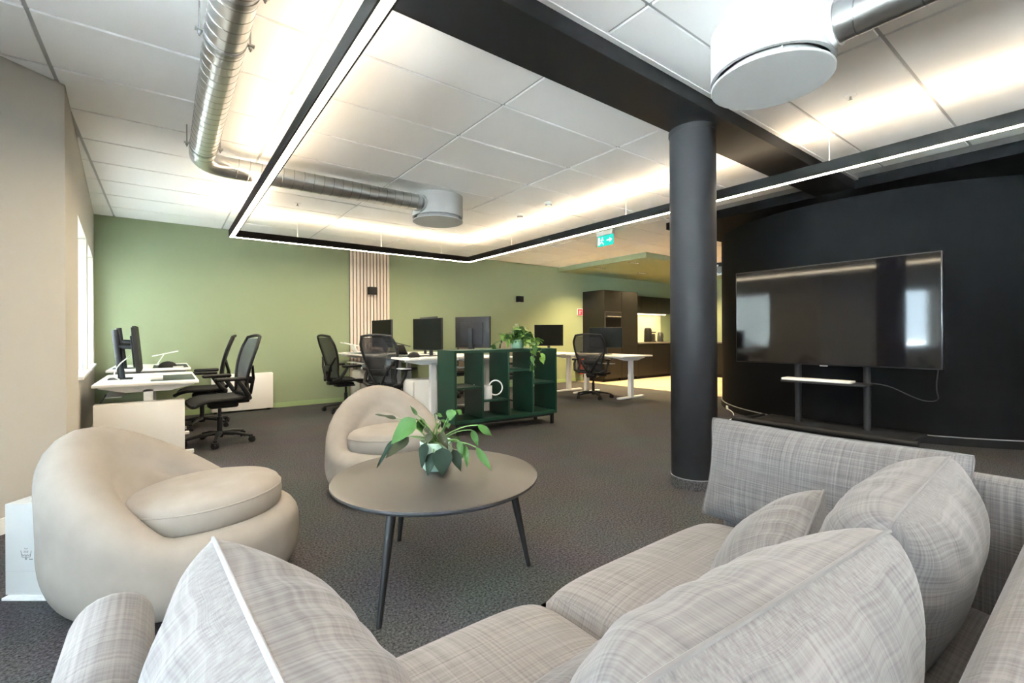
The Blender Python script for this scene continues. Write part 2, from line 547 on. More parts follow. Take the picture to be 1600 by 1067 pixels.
# skirting
struct(B(-.70, 8.14, WY - .014, WY, 0, .075).build('baseboard_back', M['green_trim'], smooth=False))
def skirt(name, p, q, mat, h=.08):
    p, q = Vector(p), Vector(q); ang = math.atan2(q.y - p.y, q.x - p.x)
    return struct(B(0, (q - p).length, 0, .014, 0, h, T(p.x, p.y, 0) @ RZ(ang)).build(name, mat, smooth=False))
skirt('baseboard_left', FACADE[0], FACADE[1], M['white_wall'])
skirt('baseboard_left_diagonal', FACADE[1], FACADE[2], M['white_wall'], .09)

# black bulkhead and soffit over the round room, beam, pillar
struct(B(5.69, WX, BACK, 3.90, SOFFIT_Z, H + .012).build('soffit_black', M['black_wall'], smooth=False))
struct(B(-2.6, 5.69, 1.66, 2.01, SOFFIT_Z, H + .012).build('ceiling_beam', M['black_paint'], smooth=False))
struct(B(-2.6, 5.69, 1.63, 1.66, H - .006, H + .012).build('trim_2', M['white_metal'], smooth=False))
struct(B(7.36, WX, 5.49, WY, 2.59, H + .012).build('soffit_kitchen', M['green'], smooth=False))
RC, RR_ = (8.12, 1.95), 2.16
mb = MB(); mb.cyl(RR_, RR_, 0, SOFFIT_Z, 160, T(RC[0], RC[1], 0), caps=False)
rw = struct(mb.build('wall_round', M['black_wall'], ang=60))
mb = MB(); mb.lathe([(RR_, 0), (RR_ + .014, 0), (RR_ + .014, .078), (RR_, .082)], 160, T(RC[0], RC[1], 0))
struct(mb.build('baseboard_round', M['black_paint'], ang=30))
mb = MB(); mb.lathe([(RR_ + .001, .082), (RR_ + .015, .079), (RR_ + .015, .085), (RR_ + .001, .087)], 160, T(RC[0], RC[1], 0))
struct(mb.build('trim_3', M['grey_metal']))
pl = struct(MB().cyl(.160, .160, .075, SOFFIT_Z, 64, T(3.10, 1.90, 0), caps=False).build('pillar', M['pillar'], ang=60))
MB().cyl(.162, .162, 0, .072, 64, T(3.10, 1.90, 0)).build('carpet_skirting', M['carpet'], pl, ang=60)
MB().cyl(.163, .163, .072, .077, 64, T(3.10, 1.90, 0)).build('skirting_strip', M['grey_metal'], pl, ang=60)
MB().cyl(.166, .166, SOFFIT_Z - .03, SOFFIT_Z, 64, T(3.10, 1.90, 0)).build('collar', M['pillar'], pl, ang=60)

# ------------------------------------------------------------------ light strip (one suspended frame)
LZ = 2.335
lx0, lx1, ly0, ly1 = .66, 4.07, -2.0, 6.60
W2, HT = .032, .085
lamp = thing('pendant_light', 'long black rectangular light strip hung on thin wires below the ceiling', 'lamp', (lx0, ly1, LZ))
def strip(name, zlo, zhi, mat, w):
    mb = MB()
    a, b, c, d = 0, lx1 - lx0, ly0 - ly1, 0
    mb.box(a - w, a + w, c - w, d + w, zlo, zhi)
    mb.box(b - w, b + w, c - w, d + w, zlo, zhi)
    mb.box(a + w, b - w, d - w, d + w, zlo, zhi)
    mb.box(a + w, b - w, c - w, c + w, zlo, zhi)
    return mb.build(name, mat, lamp, smooth=False)
strip('housing', 0.0, HT, M['charcoal'], W2)
strip('diffuser', -.0008, .004, M['strip_dn'], W2 - .011)
strip('uplight', HT - .004, HT + .0006, M['strip_up'], W2 - .008)
for wx, wy in ((0, 4.9 - ly1), (0, 3.28 - ly1), (0, 1.3 - ly1), (.75, 0), (1.9, 0), (2.9, 0), (lx1 - lx0, 5.4 - ly1), (lx1 - lx0, 3.3 - ly1), (lx1 - lx0, 1.35 - ly1), (lx1 - lx0, -.2 - ly1)):
    mb = MB(); mb.cyl(.0022, .0022, HT, H - LZ, 6, T(wx, wy, 0)); mb.cyl(.016, .012, H - LZ - .014, H - LZ, 10, T(wx, wy, 0))
    mb.build('suspension_wire', M['white_metal'], lamp)

# ------------------------------------------------------------------ ventilation
def duct(path, r, lab, rib, brackets=()):
    P = [Vector(p) for p in path]
    t = thing('ventilation_duct', lab, 'duct', P[0])
    o = P[0]
    MB().tube([p - o for p in P], r, 28, caps=True).build('pipe', M['steel'], t, ang=60)
    # raised spiral seams
    for i in range(len(P) - 1):
        a, b = P[i], P[i + 1]
        L_ = (b - a).length
        if L_ < .3: continue
        n = int(L_ / rib)
        d = (b - a).normalized()
        q = d.to_track_quat('Z', 'Y').to_matrix().to_4x4()
        sm_ = MB().lathe([(r - .001, -.004), (r + .0022, -.002), (r + .0022, .002), (r - .001, .004)], 28).mesh('spiral_seam', M['steel_dark'], True, 60)
        for k in range(n):
            c = a + d * (k + .5) * L_ / n - o
            so = bpy.data.objects.new('spiral_seam', sm_); COL.objects.link(so); so.parent = t
            so.matrix_local = T(*c) @ q @ RX(.13)
    for c, ax in brackets:
        c = Vector(c) - o
        mb = MB()
        q = Vector(ax).to_track_quat('Z', 'Y').to_matrix().to_4x4()
        mb.lathe([(r, -.016), (r + .004, -.016), (r + .004, .016), (r, .016)], 28, T(*c) @ q)
        side = Vector((1, 0, 0)) if abs(ax[1]) > .5 else Vector((0, 1, 0))
        for sg in (-1, 1):
            e = c + side * sg * (r + .018)
            mb.box(-.018, .018, -.012, .012, -.004, .004, T(*e))
            mb.cyl(.004, .004, -.03, H - (e.z + o.z), 6, T(*e))
            mb.cyl(.009, .009, -.02, -.008, 6, T(*e))
        mb.build('bracket', M['steel_dark'], t)
    return t
def elbow(c0, r, a0, a1, n=7):
    return [(c0[0] + r * math.cos(a0 + (a1 - a0) * k / n), c0[1] + r * math.sin(a0 + (a1 - a0) * k / n), c0[2]) for k in range(n + 1)]
DZ = 2.555
path = [(.24, -3.6, DZ), (.24, 1.0, DZ), (.24, 4.36, DZ)] + elbow((.46, 4.40, DZ), .22, PI, PI / 2)[0:] + [(2.22, 4.62, DZ)]
duct(path, .088, 'spiral steel duct bending along the ceiling to the far round diffuser', .085,
     [((.24, 2.2, DZ), (0, 1, 0)), ((.24, 2.62, DZ), (0, 1, 0)), ((.24, 4.2, DZ), (0, 1, 0))])
duct([(2.52, .83, DZ), (2.52, -.1, DZ), (2.52, -3.6, DZ)], .088, 'straight steel duct leaving the near round diffuser', .22)
def diffuser(loc, lab, ent):
    t = thing('ceiling_diffuser', lab, 'air diffuser', loc, 0, 'round ceiling diffusers')
    R_ = .285
    hh = H - loc[2]
    MB().lathe([(R_ - .02, .045), (R_, .045), (R_, hh), (0, hh)], 64).build('drum', M['drum'], t, ang=40)
    MB().cyl(R_ - .05, R_ - .05, .012, .06, 48).build('inner_ring', M['grey_metal'], t, ang=60)
    MB().lathe([(0, 0), (R_ - .004, 0), (R_, .003), (R_, .010), (R_ - .004, .013), (0, .013)], 64).build('cover_disc', M['drum'], t, ang=30)
    for k in range(4):
        a = k * PI / 2 + .6
        MB().cyl(.005, .005, .01, .06, 8, T((R_ - .025) * math.cos(a), (R_ - .025) * math.sin(a), 0)).build('spacer_pin', M['drum'], t)
    q = Vector(ent).to_track_quat('Z', 'Y').to_matrix().to_4x4()
    MB().lathe([(.086, .27), (.100, .27), (.100, .305), (.089, .305)], 28, T(0, 0, DZ - loc[2]) @ q).build('duct_collar', M['drum'], t)
diffuser((2.50, 4.72, 2.405), 'white drum diffuser on the ceiling at the end of the long duct', (-1, -.35, 0))
diffuser((2.52, 1.10, 2.405), 'large near white drum diffuser on the ceiling beside the black beam', (0, -1, 0))

# ceiling sensors and sprinklers
def sensor(x, y, kind, lab):
    t = thing('smoke_detector' if kind else 'sprinkler', lab, 'detector' if kind else 'sprinkler', (x, y, H))
    if kind:
        MB().lathe([(0, -.045), (.03, -.045), (.042, -.02), (.05, -.012), (.05, 0), (0, 0)], 20).build('cover', M['white_plastic'], t)
        MB().lathe([(.033, -.040), (.037, -.036), (.040, -.028)], 20).build('sensor_slot', M['grey_metal'], t)
    else:
        MB().lathe([(0, -.006), (.035, -.006), (.038, 0), (0, 0)], 18).build('rosette', M['white_metal'], t)
        mb = MB(); mb.cyl(.008, .006, -.03, -.006, 8); mb.cyl(.016, .016, -.036, -.032, 10)
        mb.build('nozzle', M['steel_dark'], t)
sensor(3.72, 4.75, 1, 'small white detector on the ceiling nearer the drum diffuser')
sensor(3.66, 4.12, 1, 'small white detector on the ceiling nearer the pillar')
sensor(3.66, 1.09, 0, 'flat round sprinkler on the ceiling beside the near drum diffuser')
sensor(4.95, 1.04, 0, 'sprinkler hanging from the ceiling above the right light strip')
sensor(1.26, 5.89, 0, 'small sprinkler on the ceiling between duct and far light strip')
sensor(6.1, 5.6, 0, 'tiny sprinkler on the ceiling near the green exit sign')

# ------------------------------------------------------------------ slat panel, sconces and signs on the green wall
t = thing('slat_panel', 'pale oak vertical slat panel on the green wall', 'wall panel', (2.865, WY - .003, 0))
B(-.35, .35, -.012, 0, .0, H - .02).build('backing', M['felt'], t, smooth=False)
sm = B(-.021, .021, -.034, -.012, 0, H - .02).mesh('slat', M['slat'], False)
for k in range(12):
    o = bpy.data.objects.new('slat', sm); COL.objects.link(o); o.parent = t; o.location = (-.326 + k * .0593, 0, 0)
def sconce(x, y, lab):
    t = thing('wall_sconce', lab, 'wall lamp', (x, y, 1.83))
    B(-.07, .07, -.10, 0, 0, .13, bev=.004).build('housing', M['black_plastic'], t)
    B(-.055, .055, -.088, -.012, -.003, 0).build('lens', M['grey_metal'], t, smooth=False)
sconce(2.885, WY - .034, 'small black cube wall lamp on the oak slats')
sconce(6.17, WY, 'small black cube wall lamp on the plain green wall')
t = thing('fire_sign', 'small red and white fire extinguisher sign by the tall kitchen cabinet', 'sign', (8.05, WY, 1.58))
B(-.09, .09, -.02, 0, 0, .17, bev=.003).build('plate', M['paper'], t)
B(-.078, .078, -.024, -.02, .012, .158).build('red_panel', M['red'], t, smooth=False)
mb = MB(); mb.box(-.030, -.004, -.027, -.024, .035, .11); mb.box(-.024, -.010, -.027, -.024, .11, .13)
mb.box(.016, .040, -.027, -.024, .10, .115)
mb.build('pictogram', M['paper'], t, smooth=False)
# exit sign
t = thing('exit_sign', 'lit green exit sign with running figure and arrow under the ceiling', 'sign', (5.34, 4.72, 2.46))
B(-.03, .03, -.155, .155, .155, .225, bev=.004).build('housing', M['white_plastic'], t)
B(-.006, .006, -.155, .155, 0, .156).build('panel', M['exit'], t, smooth=False)
mb = MB()
for sgn in (-1,):
    X0, X1 = -.0085, -.006
    # arrow pointing right in view (towards -Y) on the right half
    mb.box(X0, X1, -.10, -.03, .070, .088)
    mb.add([(X0, -.085, .115), (X0, -.135, .079), (X0, -.085, .043), (X1, -.085, .115), (X1, -.135, .079), (X1, -.085, .043)],
           [(0, 1, 2), (5, 4, 3), (0, 3, 4, 1), (1, 4, 5, 2), (2, 5, 3, 0)])
    # doorway and running figure on the left half
    mb.box(X0, X1, .105, .14, .02, .135)
    mb.cyl(.012, .012, 0, .0025, 12, T(X0, .055, .122) @ RY(PI / 2))
    for a, b in (((.06, .105), (.075, .065)), ((.075, .065), (.045, .045)), ((.045, .045), (.035, .018)), ((.075, .065), (.10, .04)), ((.06, .10), (.03, .085)), ((.062, .10), (.088, .092))):
        d = Vector((0, b[0] - a[0], b[1] - a[1])); l = d.length
        an = math.atan2(d.z, d.y)
        mb.box(0, X1 - X0, 0, l, -.006, .006, T(X0, a[0], a[1]) @ RX(an))
mb.build('pictogram', M['exit_w'], t, smooth=False)

# ------------------------------------------------------------------ kitchen
def cabinet(name, lab, x0, x1, y0, y1, z0, z1, doors, rows=((0, 1),), plinth=0, face='y', appliance=None, group=None):
    t = thing(name, lab, 'cabinet', ((x0 + x1) / 2, (y0 + y1) / 2, 0), 0, group)
    ox, oy = (x0 + x1) / 2, (y0 + y1) / 2
    B(x0 - ox, x1 - ox, y0 + .02 - oy, y1 - oy, z0 + plinth, z1).build('carcass', M['cab'], t, smooth=False)
    if plinth:
        B(x0 + .02 - ox, x1 - .02 - ox, y0 + .07 - oy, y1 - oy, z0, z0 + plinth).build('plinth', M['cab2'], t, smooth=False)
    w = (x1 - x0) / doors
    for k in range(doors):
        for a, b in rows:
            za = z0 + plinth + (z1 - z0 - plinth) * a; zb = z0 + plinth + (z1 - z0 - plinth) * b
            B(x0 + k * w + .002 - ox, x0 + (k + 1) * w - .002 - ox, y0 - oy, y0 + .02 - oy, za + .002, zb - .002).build('door', M['cab'], t, smooth=False)
    return t
KF = 7.25
tc_ = cabinet('tall_cabinet', 'tall black kitchen cabinet with a built-in oven', 8.15, 8.76, KF, WY - .01, 0, 2.16, 1, ((0, .36), (.36, .56), (.74, 1)), .08)
B(-.29, .29, -.352, -.33, 1.25, 1.66).build('oven', M['steel_app'], tc_, smooth=False)
B(-.27, .27, -.358, -.352, 1.28, 1.52).build('oven_window', M['tv'], tc_, smooth=False)
B(-.27, .27, -.358, -.352, 1.55, 1.64).build('oven_panel', M['black_plastic'], tc_, smooth=False)
MB().tube([(-.24, -.385, 1.54), (.24, -.385, 1.54)], .009, 8).build('oven_handle', M['steel'], tc_)
cabinet('tall_cabinet', 'tall plain black kitchen cabinet beside the lit backsplash', 8.765, 9.375, KF, WY - .01, 0, 2.16, 1, ((0, .36), (.36, 1)), .08)
cabinet('wall_cabinet', 'black wall cabinets hanging above the lit kitchen backsplash', 9.385, 11.28, 7.60, WY - .015, 1.68, 2.12, 3)
cabinet('base_cabinet', 'black base cabinets under the kitchen worktop along the green wall', 9.38, 11.28, KF, WY - .01, 0, .88, 3, ((0, 1),), .08)
t = thing('base_cabinet', 'black base cabinets of the kitchen return right of the pillar', 'cabinet', (11.59, 6.2, 0))
B(-.30, .30, -1.6, 1.05, .08, .88).build('carcass', M['cab'], t, smooth=False)
for k in range(4):
    B(-.32, -.30, -1.6 + k * .66 + .002, -1.6 + (k + 1) * .66 - .002, .082, .878).build('door', M['cab'], t, smooth=False)
B(-.24, .30, -1.6, 1.05, 0, .08).build('plinth', M['cab2'], t, smooth=False)
t = thing('worktop', 'dark kitchen worktop turning the corner on the black cabinets', 'worktop', (10.6, 7.5, .88))
B(-1.22, 1.3, -.27, .45, 0, .035).build('long_slab', M['counter'], t, smooth=False)
B(.66, 1.3, -2.92, -.27, 0, .035).build('return_slab', M['counter'], t, smooth=False)
tag(B(9.385, 11.29, WY - .012, WY - .002, .916, 1.68).build('backsplash', M['splash'], smooth=False), 'pale backsplash panel lit above the kitchen worktop', 'backsplash')
t = thing('cabinet_light', 'warm light bar under the black wall cabinets', 'lamp', (10.35, 7.72, 1.655))
B(-.85, .85, -.03, .03, .004, .025).build('housing', M['white_metal'], t, smooth=False)
B(-.83, .83, -.025, .025, 0, .004).build('diffuser', M['led'], t, smooth=False)
# coffee machine and thermos
t = thing('coffee_maker', 'black coffee maker with a rounded tank on the kitchen worktop', 'coffee maker', (10.25, 7.6, .915))
MB().lathe([(0, 0), (.10, 0), (.105, .02), (.10, .30), (.085, .36), (.05, .385), (0, .39)], 24).build('tank', M['black_plastic'], t)
B(.05, .24, -.10, .10, 0, .03, bev=.008).build('base', M['black_plastic'], t)
B(.07, .22, -.08, .08, .03, .22, bev=.02).build('jug', M['steel_app'], t)
B(.06, .23, -.09, .09, .24, .27, bev=.008).build('brew_head', M['black_plastic'], t)
t = thing('kettle', 'tall dark kettle beside the coffee maker behind the pillar', 'kettle', (10.82, 7.62, .915))
MB().lathe([(0, 0), (.08, 0), (.085, .02), (.07, .22), (.05, .26), (0, .27)], 20).build('body', M['steel_app'], t)
MB().tube([(.06, 0, .24), (.12, 0, .22), (.13, 0, .12), (.08, 0, .05)], .012, 8).build('handle', M['black_plastic'], t)
# downlights in the kitchen soffit (black slots with a lamp)
for x, y, lab in ((7.72, 6.98, 'black slot downlight in the green soffit nearest the wall'), (7.72, 6.05, 'black slot downlight at the outer corner of the green soffit'), (9.2, 6.97, 'black slot downlight in the green soffit over the tall cabinets'), (9.2, 6.05, 'black slot downlight in the green soffit hidden beside the pillar'), (10.9, 6.5, 'black slot downlight in the green soffit above the kitchen corner')):
    t = thing('downlight', lab, 'lamp', (x, y, 2.59))
    B(-.16, .16, -.028, .028, -.006, 0).build('frame', M['black_plastic'], t, smooth=False)
    for k in range(4):
        MB().cyl(.016, .016, -.0075, -.006, 10, T(-.11 + k * .073, 0, 0)).build('led', M['spot'], t)
    ld = bpy.data.lights.new('downlight_beam', 'SPOT'); ld.spot_size = math.radians(130); ld.spot_blend = .7; ld.shadow_soft_size = .03
    ld.energy = 130; ld.color = (1, .74, .40)
    lo_ = bpy.data.objects.new('downlight_beam', ld); COL.objects.link(lo_); lo_.parent = t; lo_.location = (0, 0, -.012)
# white round camera on the black wall's edge
t = thing('security_camera', 'white round spotlight camera on the edge of the black round wall', 'camera', (7.03, 3.86, 2.13))
q = Vector((-.62, -.78, 0)).to_track_quat('Z', 'Y').to_matrix().to_4x4()
MB().lathe([(0, -.10), (.07, -.10), (.085, -.06), (.085, .02), (.062, .028), (.062, .015), (0, .015)], 28, q).build('shell', M['white_plastic'], t)
MB().cyl(.058, .058, .012, .018, 24, q).build('lens', M['grey_metal'], t)
B(-.03, .12, -.05, .05, .05, .11).build('mount', M['black_plastic'], t, smooth=False)

# ------------------------------------------------------------------ television on its stand
TVX = 5.50
tv = thing('television', 'huge black flat television with a glossy reflecting screen', 'television', (TVX, 1.885, .775))
B(.0, .06, -.925, .925, .0, 1.062, bev=.006).build('casing', M['tv_frame'], tv)
B(-.003, .0, -.915, .915, .012, 1.052).build('screen', M['tv'], tv, smooth=False)
B(-.006, .004, -.035, .035, -.012, .0).build('sensor_bar', M['grey_metal'], tv, smooth=False)
st = thing('tv_stand', 'black wheeled television stand with two posts and a shelf', 'stand', (5.62, 1.86, 0))
for s in (-1, 1):
    MB().cyl(.032, .032, .12, 1.45, 16, T(0, s * .315, 0)).build('post', M['mon_back'], st)
B(-.03, .03, -.45, .45, 1.15, 1.35).build('mounting_plate', M['black_plastic'], st, smooth=False)
B(-.24, .05, -.36, .40, .585, .605, bev=.004).build('shelf', M['mon_back'], st)
B(-.20, .26, -.72, .72, .105, .135, bev=.01).build('base_deck', M['mon_back'], st)
MB().tube([(-.20, -.75, .10), (-.20, .95, .10)], .035, 14).build('front_tube', M['black_plastic'], st)
for s in (-.62, .85):
    MB().tube([(-.20, s, .10), (.26, s * .95, .10)], .03, 12).build('side_tube', M['black_plastic'], st)
for x, y in ((-.2, -.66), (-.2, .88), (.24, -.6), (.24, .82)):
    mb = MB(); mb.cyl(.032, .032, -.012, .012, 16, T(x, y, .032) @ RX(PI / 2)); mb.cyl(.008, .008, .03, .085, 8, T(x, y, 0))
    mb.build('caster', M['black_plastic'], st)
tag(B(5.40, 5.55, 1.62, 2.26, .605, .63, bev=.006).build('video_bar', M['white_plastic']), 'slim white video bar on the shelf of the tv stand', 'video bar')
def cable(name, pts, r, mat, lab):
    # smooth the polyline
    P = [Vector(p) for p in pts]
    for _ in range(2):
        Q = [P[0]]
        for a, b in zip(P, P[1:]): Q += [a * .75 + b * .25, a * .25 + b * .75]
        P = Q + [P[-1]]
    o = P[0].copy()
    return tag(MB().tube([p - o for p in P], r, 6).build(name, mat, None, o), lab, 'cable')
cable('power_cable', [(5.52, 1.52, .62), (5.56, 1.35, .60), (5.60, 1.2, .51), (5.62, 1.1, .47), (5.60, 1.0, .49), (5.56, 1.02, .60), (5.55, 1.0, .78)], .005, M['cable'], 'black cable looping from the shelf up to the television')
cable('power_cable', [(5.42, 2.95, .03), (5.75, 2.98, .03), (6.2, 3.2, .03), (6.5, 3.45, .03)], .006, M['cable_w'], 'white cable lying on the carpet beside the tv stand')
t = thing('power_plug', 'white plug lying on the carpet by the round black wall', 'plug', (6.62, 3.50, 0), .6)
B(-.05, .05, -.03, .03, 0, .055, bev=.012).build('body', M['white_plastic'], t)
B(.05, .075, -.018, .018, .015, .04, bev=.004).build('strain_relief', M['white_plastic'], t)

# ------------------------------------------------------------------ bookcase
bx = thing('bookcase', 'low dark green open bookcase standing on feet', 'bookcase', (2.50, 4.36, 0), math.radians(-3.5))
BW, BD, BH, BZ = 1.42, .44, .94, .135
def bpart(name, *a): return B(*a, bev=.0).build(name, M['bookcase'], bx, smooth=False)
bpart('side_panel', 0, .028, 0, BD, BZ, BH); bpart('side_panel', BW - .028, BW, 0, BD, BZ, BH)
bpart('top_panel', .028, BW - .028, 0, BD, BH - .03, BH)
bpart('bottom_panel', .028, BW - .028, 0, BD, BZ, BZ + .035)
bay = (BW - .028) / 4
for k in (1, 2, 3): bpart('divider', k * bay, k * bay + .022, .005, BD - .005, BZ + .035, BH - .03)
for k, z in enumerate((.53, .37, .70, .53)):
    bpart('shelf', k * bay + (.028 if k == 0 else .022), (k + 1) * bay, .008, BD - .008, z - .02, z)
for x in (.03, BW - .06):
    for y in (.03, BD - .06):
        B(x, x + .035, y, y + .035, 0, BZ).build('foot', M['black_plastic'], bx, smooth=False)
B(.03, BW - .03, .03, .05, BZ - .03, BZ).build('rail', M['black_plastic'], bx, smooth=False)
B(.03, BW - .03, BD - .05, BD - .03, BZ - .03, BZ).build('rail', M['black_plastic'], bx, smooth=False)
# watering can on the second shelf
wc = thing('watering_can', 'white watering can with a ring handle on the bookcase shelf', 'watering can', (2.985, 4.46, .37), math.radians(-25))
MB().lathe([(0, 0), (.062, 0), (.064, .004), (.064, .15), (.060, .15), (.060, .01), (0, .01)], 28).build('body', M['white_metal'], wc, ang=40)
ring = [(.105 + .08 * math.cos(a), 0, .125 + .085 * math.sin(a)) for a in [(-2.4 + 5.2 * k / 22) for k in range(23)]]
MB().tube(ring, .008, 8).build('handle', M['white_metal'], wc)
MB().tube([(-.06, 0, .04), (-.10, 0, .09), (-.15, 0, .17)], [.012, .010, .007], 8).build('spout', M['white_metal'], wc)

# ------------------------------------------------------------------ office chairs
def make_chair():
    t = thing('office_chair', '', 'chair')
    hub = MB(); hub.cyl(.035, .03, .06, .13, 16)
    for k in range(5):
        a = 2 * PI * k / 5 + .3
        hub.tube([(0.02 * math.cos(a), .02 * math.sin(a), .105), (.17 * math.cos(a), .17 * math.sin(a), .095), (.31 * math.cos(a), .31 * math.sin(a), .07)], [.032, .026, .018], 8, flat=.7)
    hub.build('star_base', M['chair_plastic'], t)
    for k in range(5):
        a = 2 * PI * k / 5 + .3
        c = MB(); mm = T(.315 * math.cos(a), .315 * math.sin(a), .028) @ RZ(a + .7)
        c.cyl(.028, .028, -.024, -.004, 14, mm @ RX(PI / 2)); c.cyl(.028, .028, .004, .024, 14, mm @ RX(PI / 2)); c.cyl(.009, .009, 0, .05, 8, mm)
        c.box(-.02, .02, -.026, .026, .022, .034, mm)
        c.build('caster', M['black_plastic'], t)
    g = MB(); g.cyl(.025, .025, .10, .27, 14); g.cyl(.016, .016, .27, .39, 12)
    g.build('gas_column', M['chair_plastic'], t)
    me = MB(); me.box(-.085, .085, -.16, .10, .365, .425, bev=.02); me.tube([(.08, 0, .40), (.2, .02, .395)], .009, 6); me.box(.19, .24, .0, .04, .385, .405, bev=.006)
    me.box(-.06, .06, -.27, -.12, .40, .45, bev=.015)
    me.build('tilt_mechanism', M['black_plastic'], t)
    # seat: dished pan with a rolled front edge
    def seat(u, v, off=0):
        x = (u - .5) * 2; y = (v - .5) * 2
        w = .255 - .03 * max(0, -y) ** 2
        return (x * w * (1 - .10 * max(0, abs(y) - .6)), .02 + y * .235, .462 + .022 * abs(x) ** 2.5 - .045 * max(0, y - .35) ** 2 / .42 + .015 * max(0, -y - .5) - off)
    s = MB(); s.grid(lambda u, v: seat(u, v), 14, 14); s.grid(lambda u, v: seat(u, v, .028), 14, 14)
    edge = [seat(k / 12, 0, .014) for k in range(13)] + [seat(1, k / 12, .014) for k in range(1, 13)] + [seat(1 - k / 12, 1, .014) for k in range(1, 13)] + [seat(0, 1 - k / 12, .014) for k in range(1, 13)]
    s.build('seat', M['chair_mesh'], t)
    f = MB(); f.tube(edge, .018, 8); f.build('seat_frame', M['chair_plastic'], t)
    # back: pear-shaped frame with mesh
    def wid(q): return .185 + .085 * math.sin(min(1, max(0, (q - .12) / .7)) * PI / 2) - .05 * max(0, q - .82) / .18 + .03 * max(0, .16 - q) / .16
    def bk(u, q):
        x = (u - .5) * 2
        w = wid(q)
        z = .50 + .60 * q
        y = -.225 - .13 * q - .035 * math.sin(q * PI) * -1 + .03 * x * x
        return (x * w, y, z)
    p = MB(); p.grid(lambda u, v: bk(u, .02 + .96 * v), 12, 20)
    p.build('back_mesh', M['chair_mesh'], t)
    ol = [bk(0, k / 18) for k in range(19)]
    top = [(x_, bk(.5, 1)[1] + .03 * (x_ / wid(1)) ** 2, 1.10 + .018 * (1 - (x_ / wid(1)) ** 2)) for x_ in [(-wid(1) + 2 * wid(1) * k / 8) for k in range(1, 8)]]
    olr = [bk(1, 1 - k / 18) for k in range(19)]
    bot = [(x_, bk(.5, 0)[1] + .03 * (x_ / wid(0)) ** 2, .497) for x_ in [(wid(0) - 2 * wid(0) * k / 6) for k in range(1, 6)]]
    fr = MB(); fr.tube(ol + top + olr + bot + [ol[0]], .017, 8)
    fr.build('back_frame', M['chair_plastic'], t)
    sp = MB()
    for sgn in (-1, 1):
        sp.tube([(0, -.20, .42), (sgn * .05, -.275, .50), (sgn * .13, -.285, .66), (sgn * .235, -.250, .80)], [.024, .020, .016, .012], 8)
    sp.box(-.15, .15, -.285, -.262, .60, .68, bev=.01)
    sp.build('back_support', M['black_plastic'], t)
    for sgn in (-1, 1):
        a = MB(); a.tube([(sgn * .17, -.24, .46), (sgn * .275, -.20, .50), (sgn * .30, -.14, .60), (sgn * .295, -.10, .66)], [.022, .024, .022, .018], 8)
        a.build('arm_post', M['chair_plastic'], t)
        a = MB(); a.box(sgn * .295 - .045, sgn * .295 + .045, -.17, .10, .66, .695, bev=.016, seg=3)
        a.build('armrest', M['black_plastic'], t)
    return t
ch0 = make_chair()
# facing +Y in its own axes; rz turns it
def place_chair(first, loc, rz, lab, mesh=None):
    o = ch0 if first else copy_tree(ch0)
    o.location = loc; o.rotation_euler = (0, 0, rz)
    o['label'] = lab; o['group'] = 'mesh office chairs'
    if mesh:
        for c in [x for x in bpy.data.objects if x.parent == o and x.name.split('.')[0] in ('back_mesh', 'seat')]:
            c.data = c.data.copy(); c.data.materials[0] = mesh
    return o
place_chair(True, (.45, 5.68, 0), math.radians(97), 'black mesh office chair at the nearer desk by the window')
place_chair(False, (.36, 6.85, 0), math.radians(84), 'black mesh office chair at the farther desk by the window')
place_chair(False, (2.14, 6.95, 0), math.radians(-84), 'black mesh office chair seen sideways before the oak slats')
place_chair(False, (2.38, 5.80, 0), math.radians(-58), 'black mesh office chair behind the rear cream armchair')
place_chair(False, (4.22, 7.35, 0), math.radians(92), 'taupe mesh office chair behind the monitor seen from the back', M['brown_mesh'])
place_chair(False, (4.18, 5.90, 0), math.radians(95), 'taupe mesh office chair behind the trailing plant', M['brown_mesh'])
place_chair(False, (6.02, 5.62, 0), math.radians(-62), 'black mesh office chair at the desk nearest the pillar')

# ------------------------------------------------------------------ desks
def desk(lab, x0, x1, y0, y1, z, legs_y=None, tray=True):
    cx, cy = (x0 + x1) / 2, (y0 + y1) / 2
    t = thing('desk', lab, 'desk', (cx, cy, 0), 0, 'white sit-stand desks')
    B(x0 - cx, x1 - cx, y0 - cy, y1 - cy, z - .025, z, bev=.004).build('desktop', M['white_lam'], t)
    for s in (-1, 1):
        yy = s * ((y1 - y0) / 2 - .17)
        mb = MB(); mb.box(-.035, .035, yy - .03, yy + .03, .03, z - .07)
        mb.box(-.04, .04, yy - .035, yy + .035, .03, z * .55)
        mb.build('leg', M['white_metal'], t, smooth=False)
        B(-.34, .34, yy - .035, yy + .035, 0, .03, bev=.006).build('foot', M['white_metal'], t)
        mb = MB(); hw = (x1 - x0) / 2 - .03
        mb.add([(-hw, yy - .03, z - .025), (hw, yy - .03, z - .025), (hw, yy - .03, z - .045), (.16, yy - .03, z - .09), (-.16, yy - .03, z - .09), (-hw, yy - .03, z - .045),
                (-hw, yy + .03, z - .025), (hw, yy + .03, z - .025), (hw, yy + .03, z - .045), (.16, yy + .03, z - .09), (-.16, yy + .03, z - .09), (-hw, yy + .03, z - .045)],
               [(5, 4, 3, 2, 1, 0), (6, 7, 8, 9, 10, 11), (0, 1, 7, 6), (1, 2, 8, 7), (2, 3, 9, 8), (3, 4, 10, 9), (4, 5, 11, 10), (5, 0, 6, 11)])
        mb.build('support_arm', M['white_metal'], t, smooth=False)
    B(-.03, .03, -(y1 - y0) / 2 + .2, (y1 - y0) / 2 - .2, z - .075, z - .035).build('crossbar', M['white_metal'], t, smooth=False)
    if tray:
        B(-.33, -.20, -.35, .35, z - .15, z - .14).build('cable_tray', M['white_metal'], t, smooth=False)
    return t
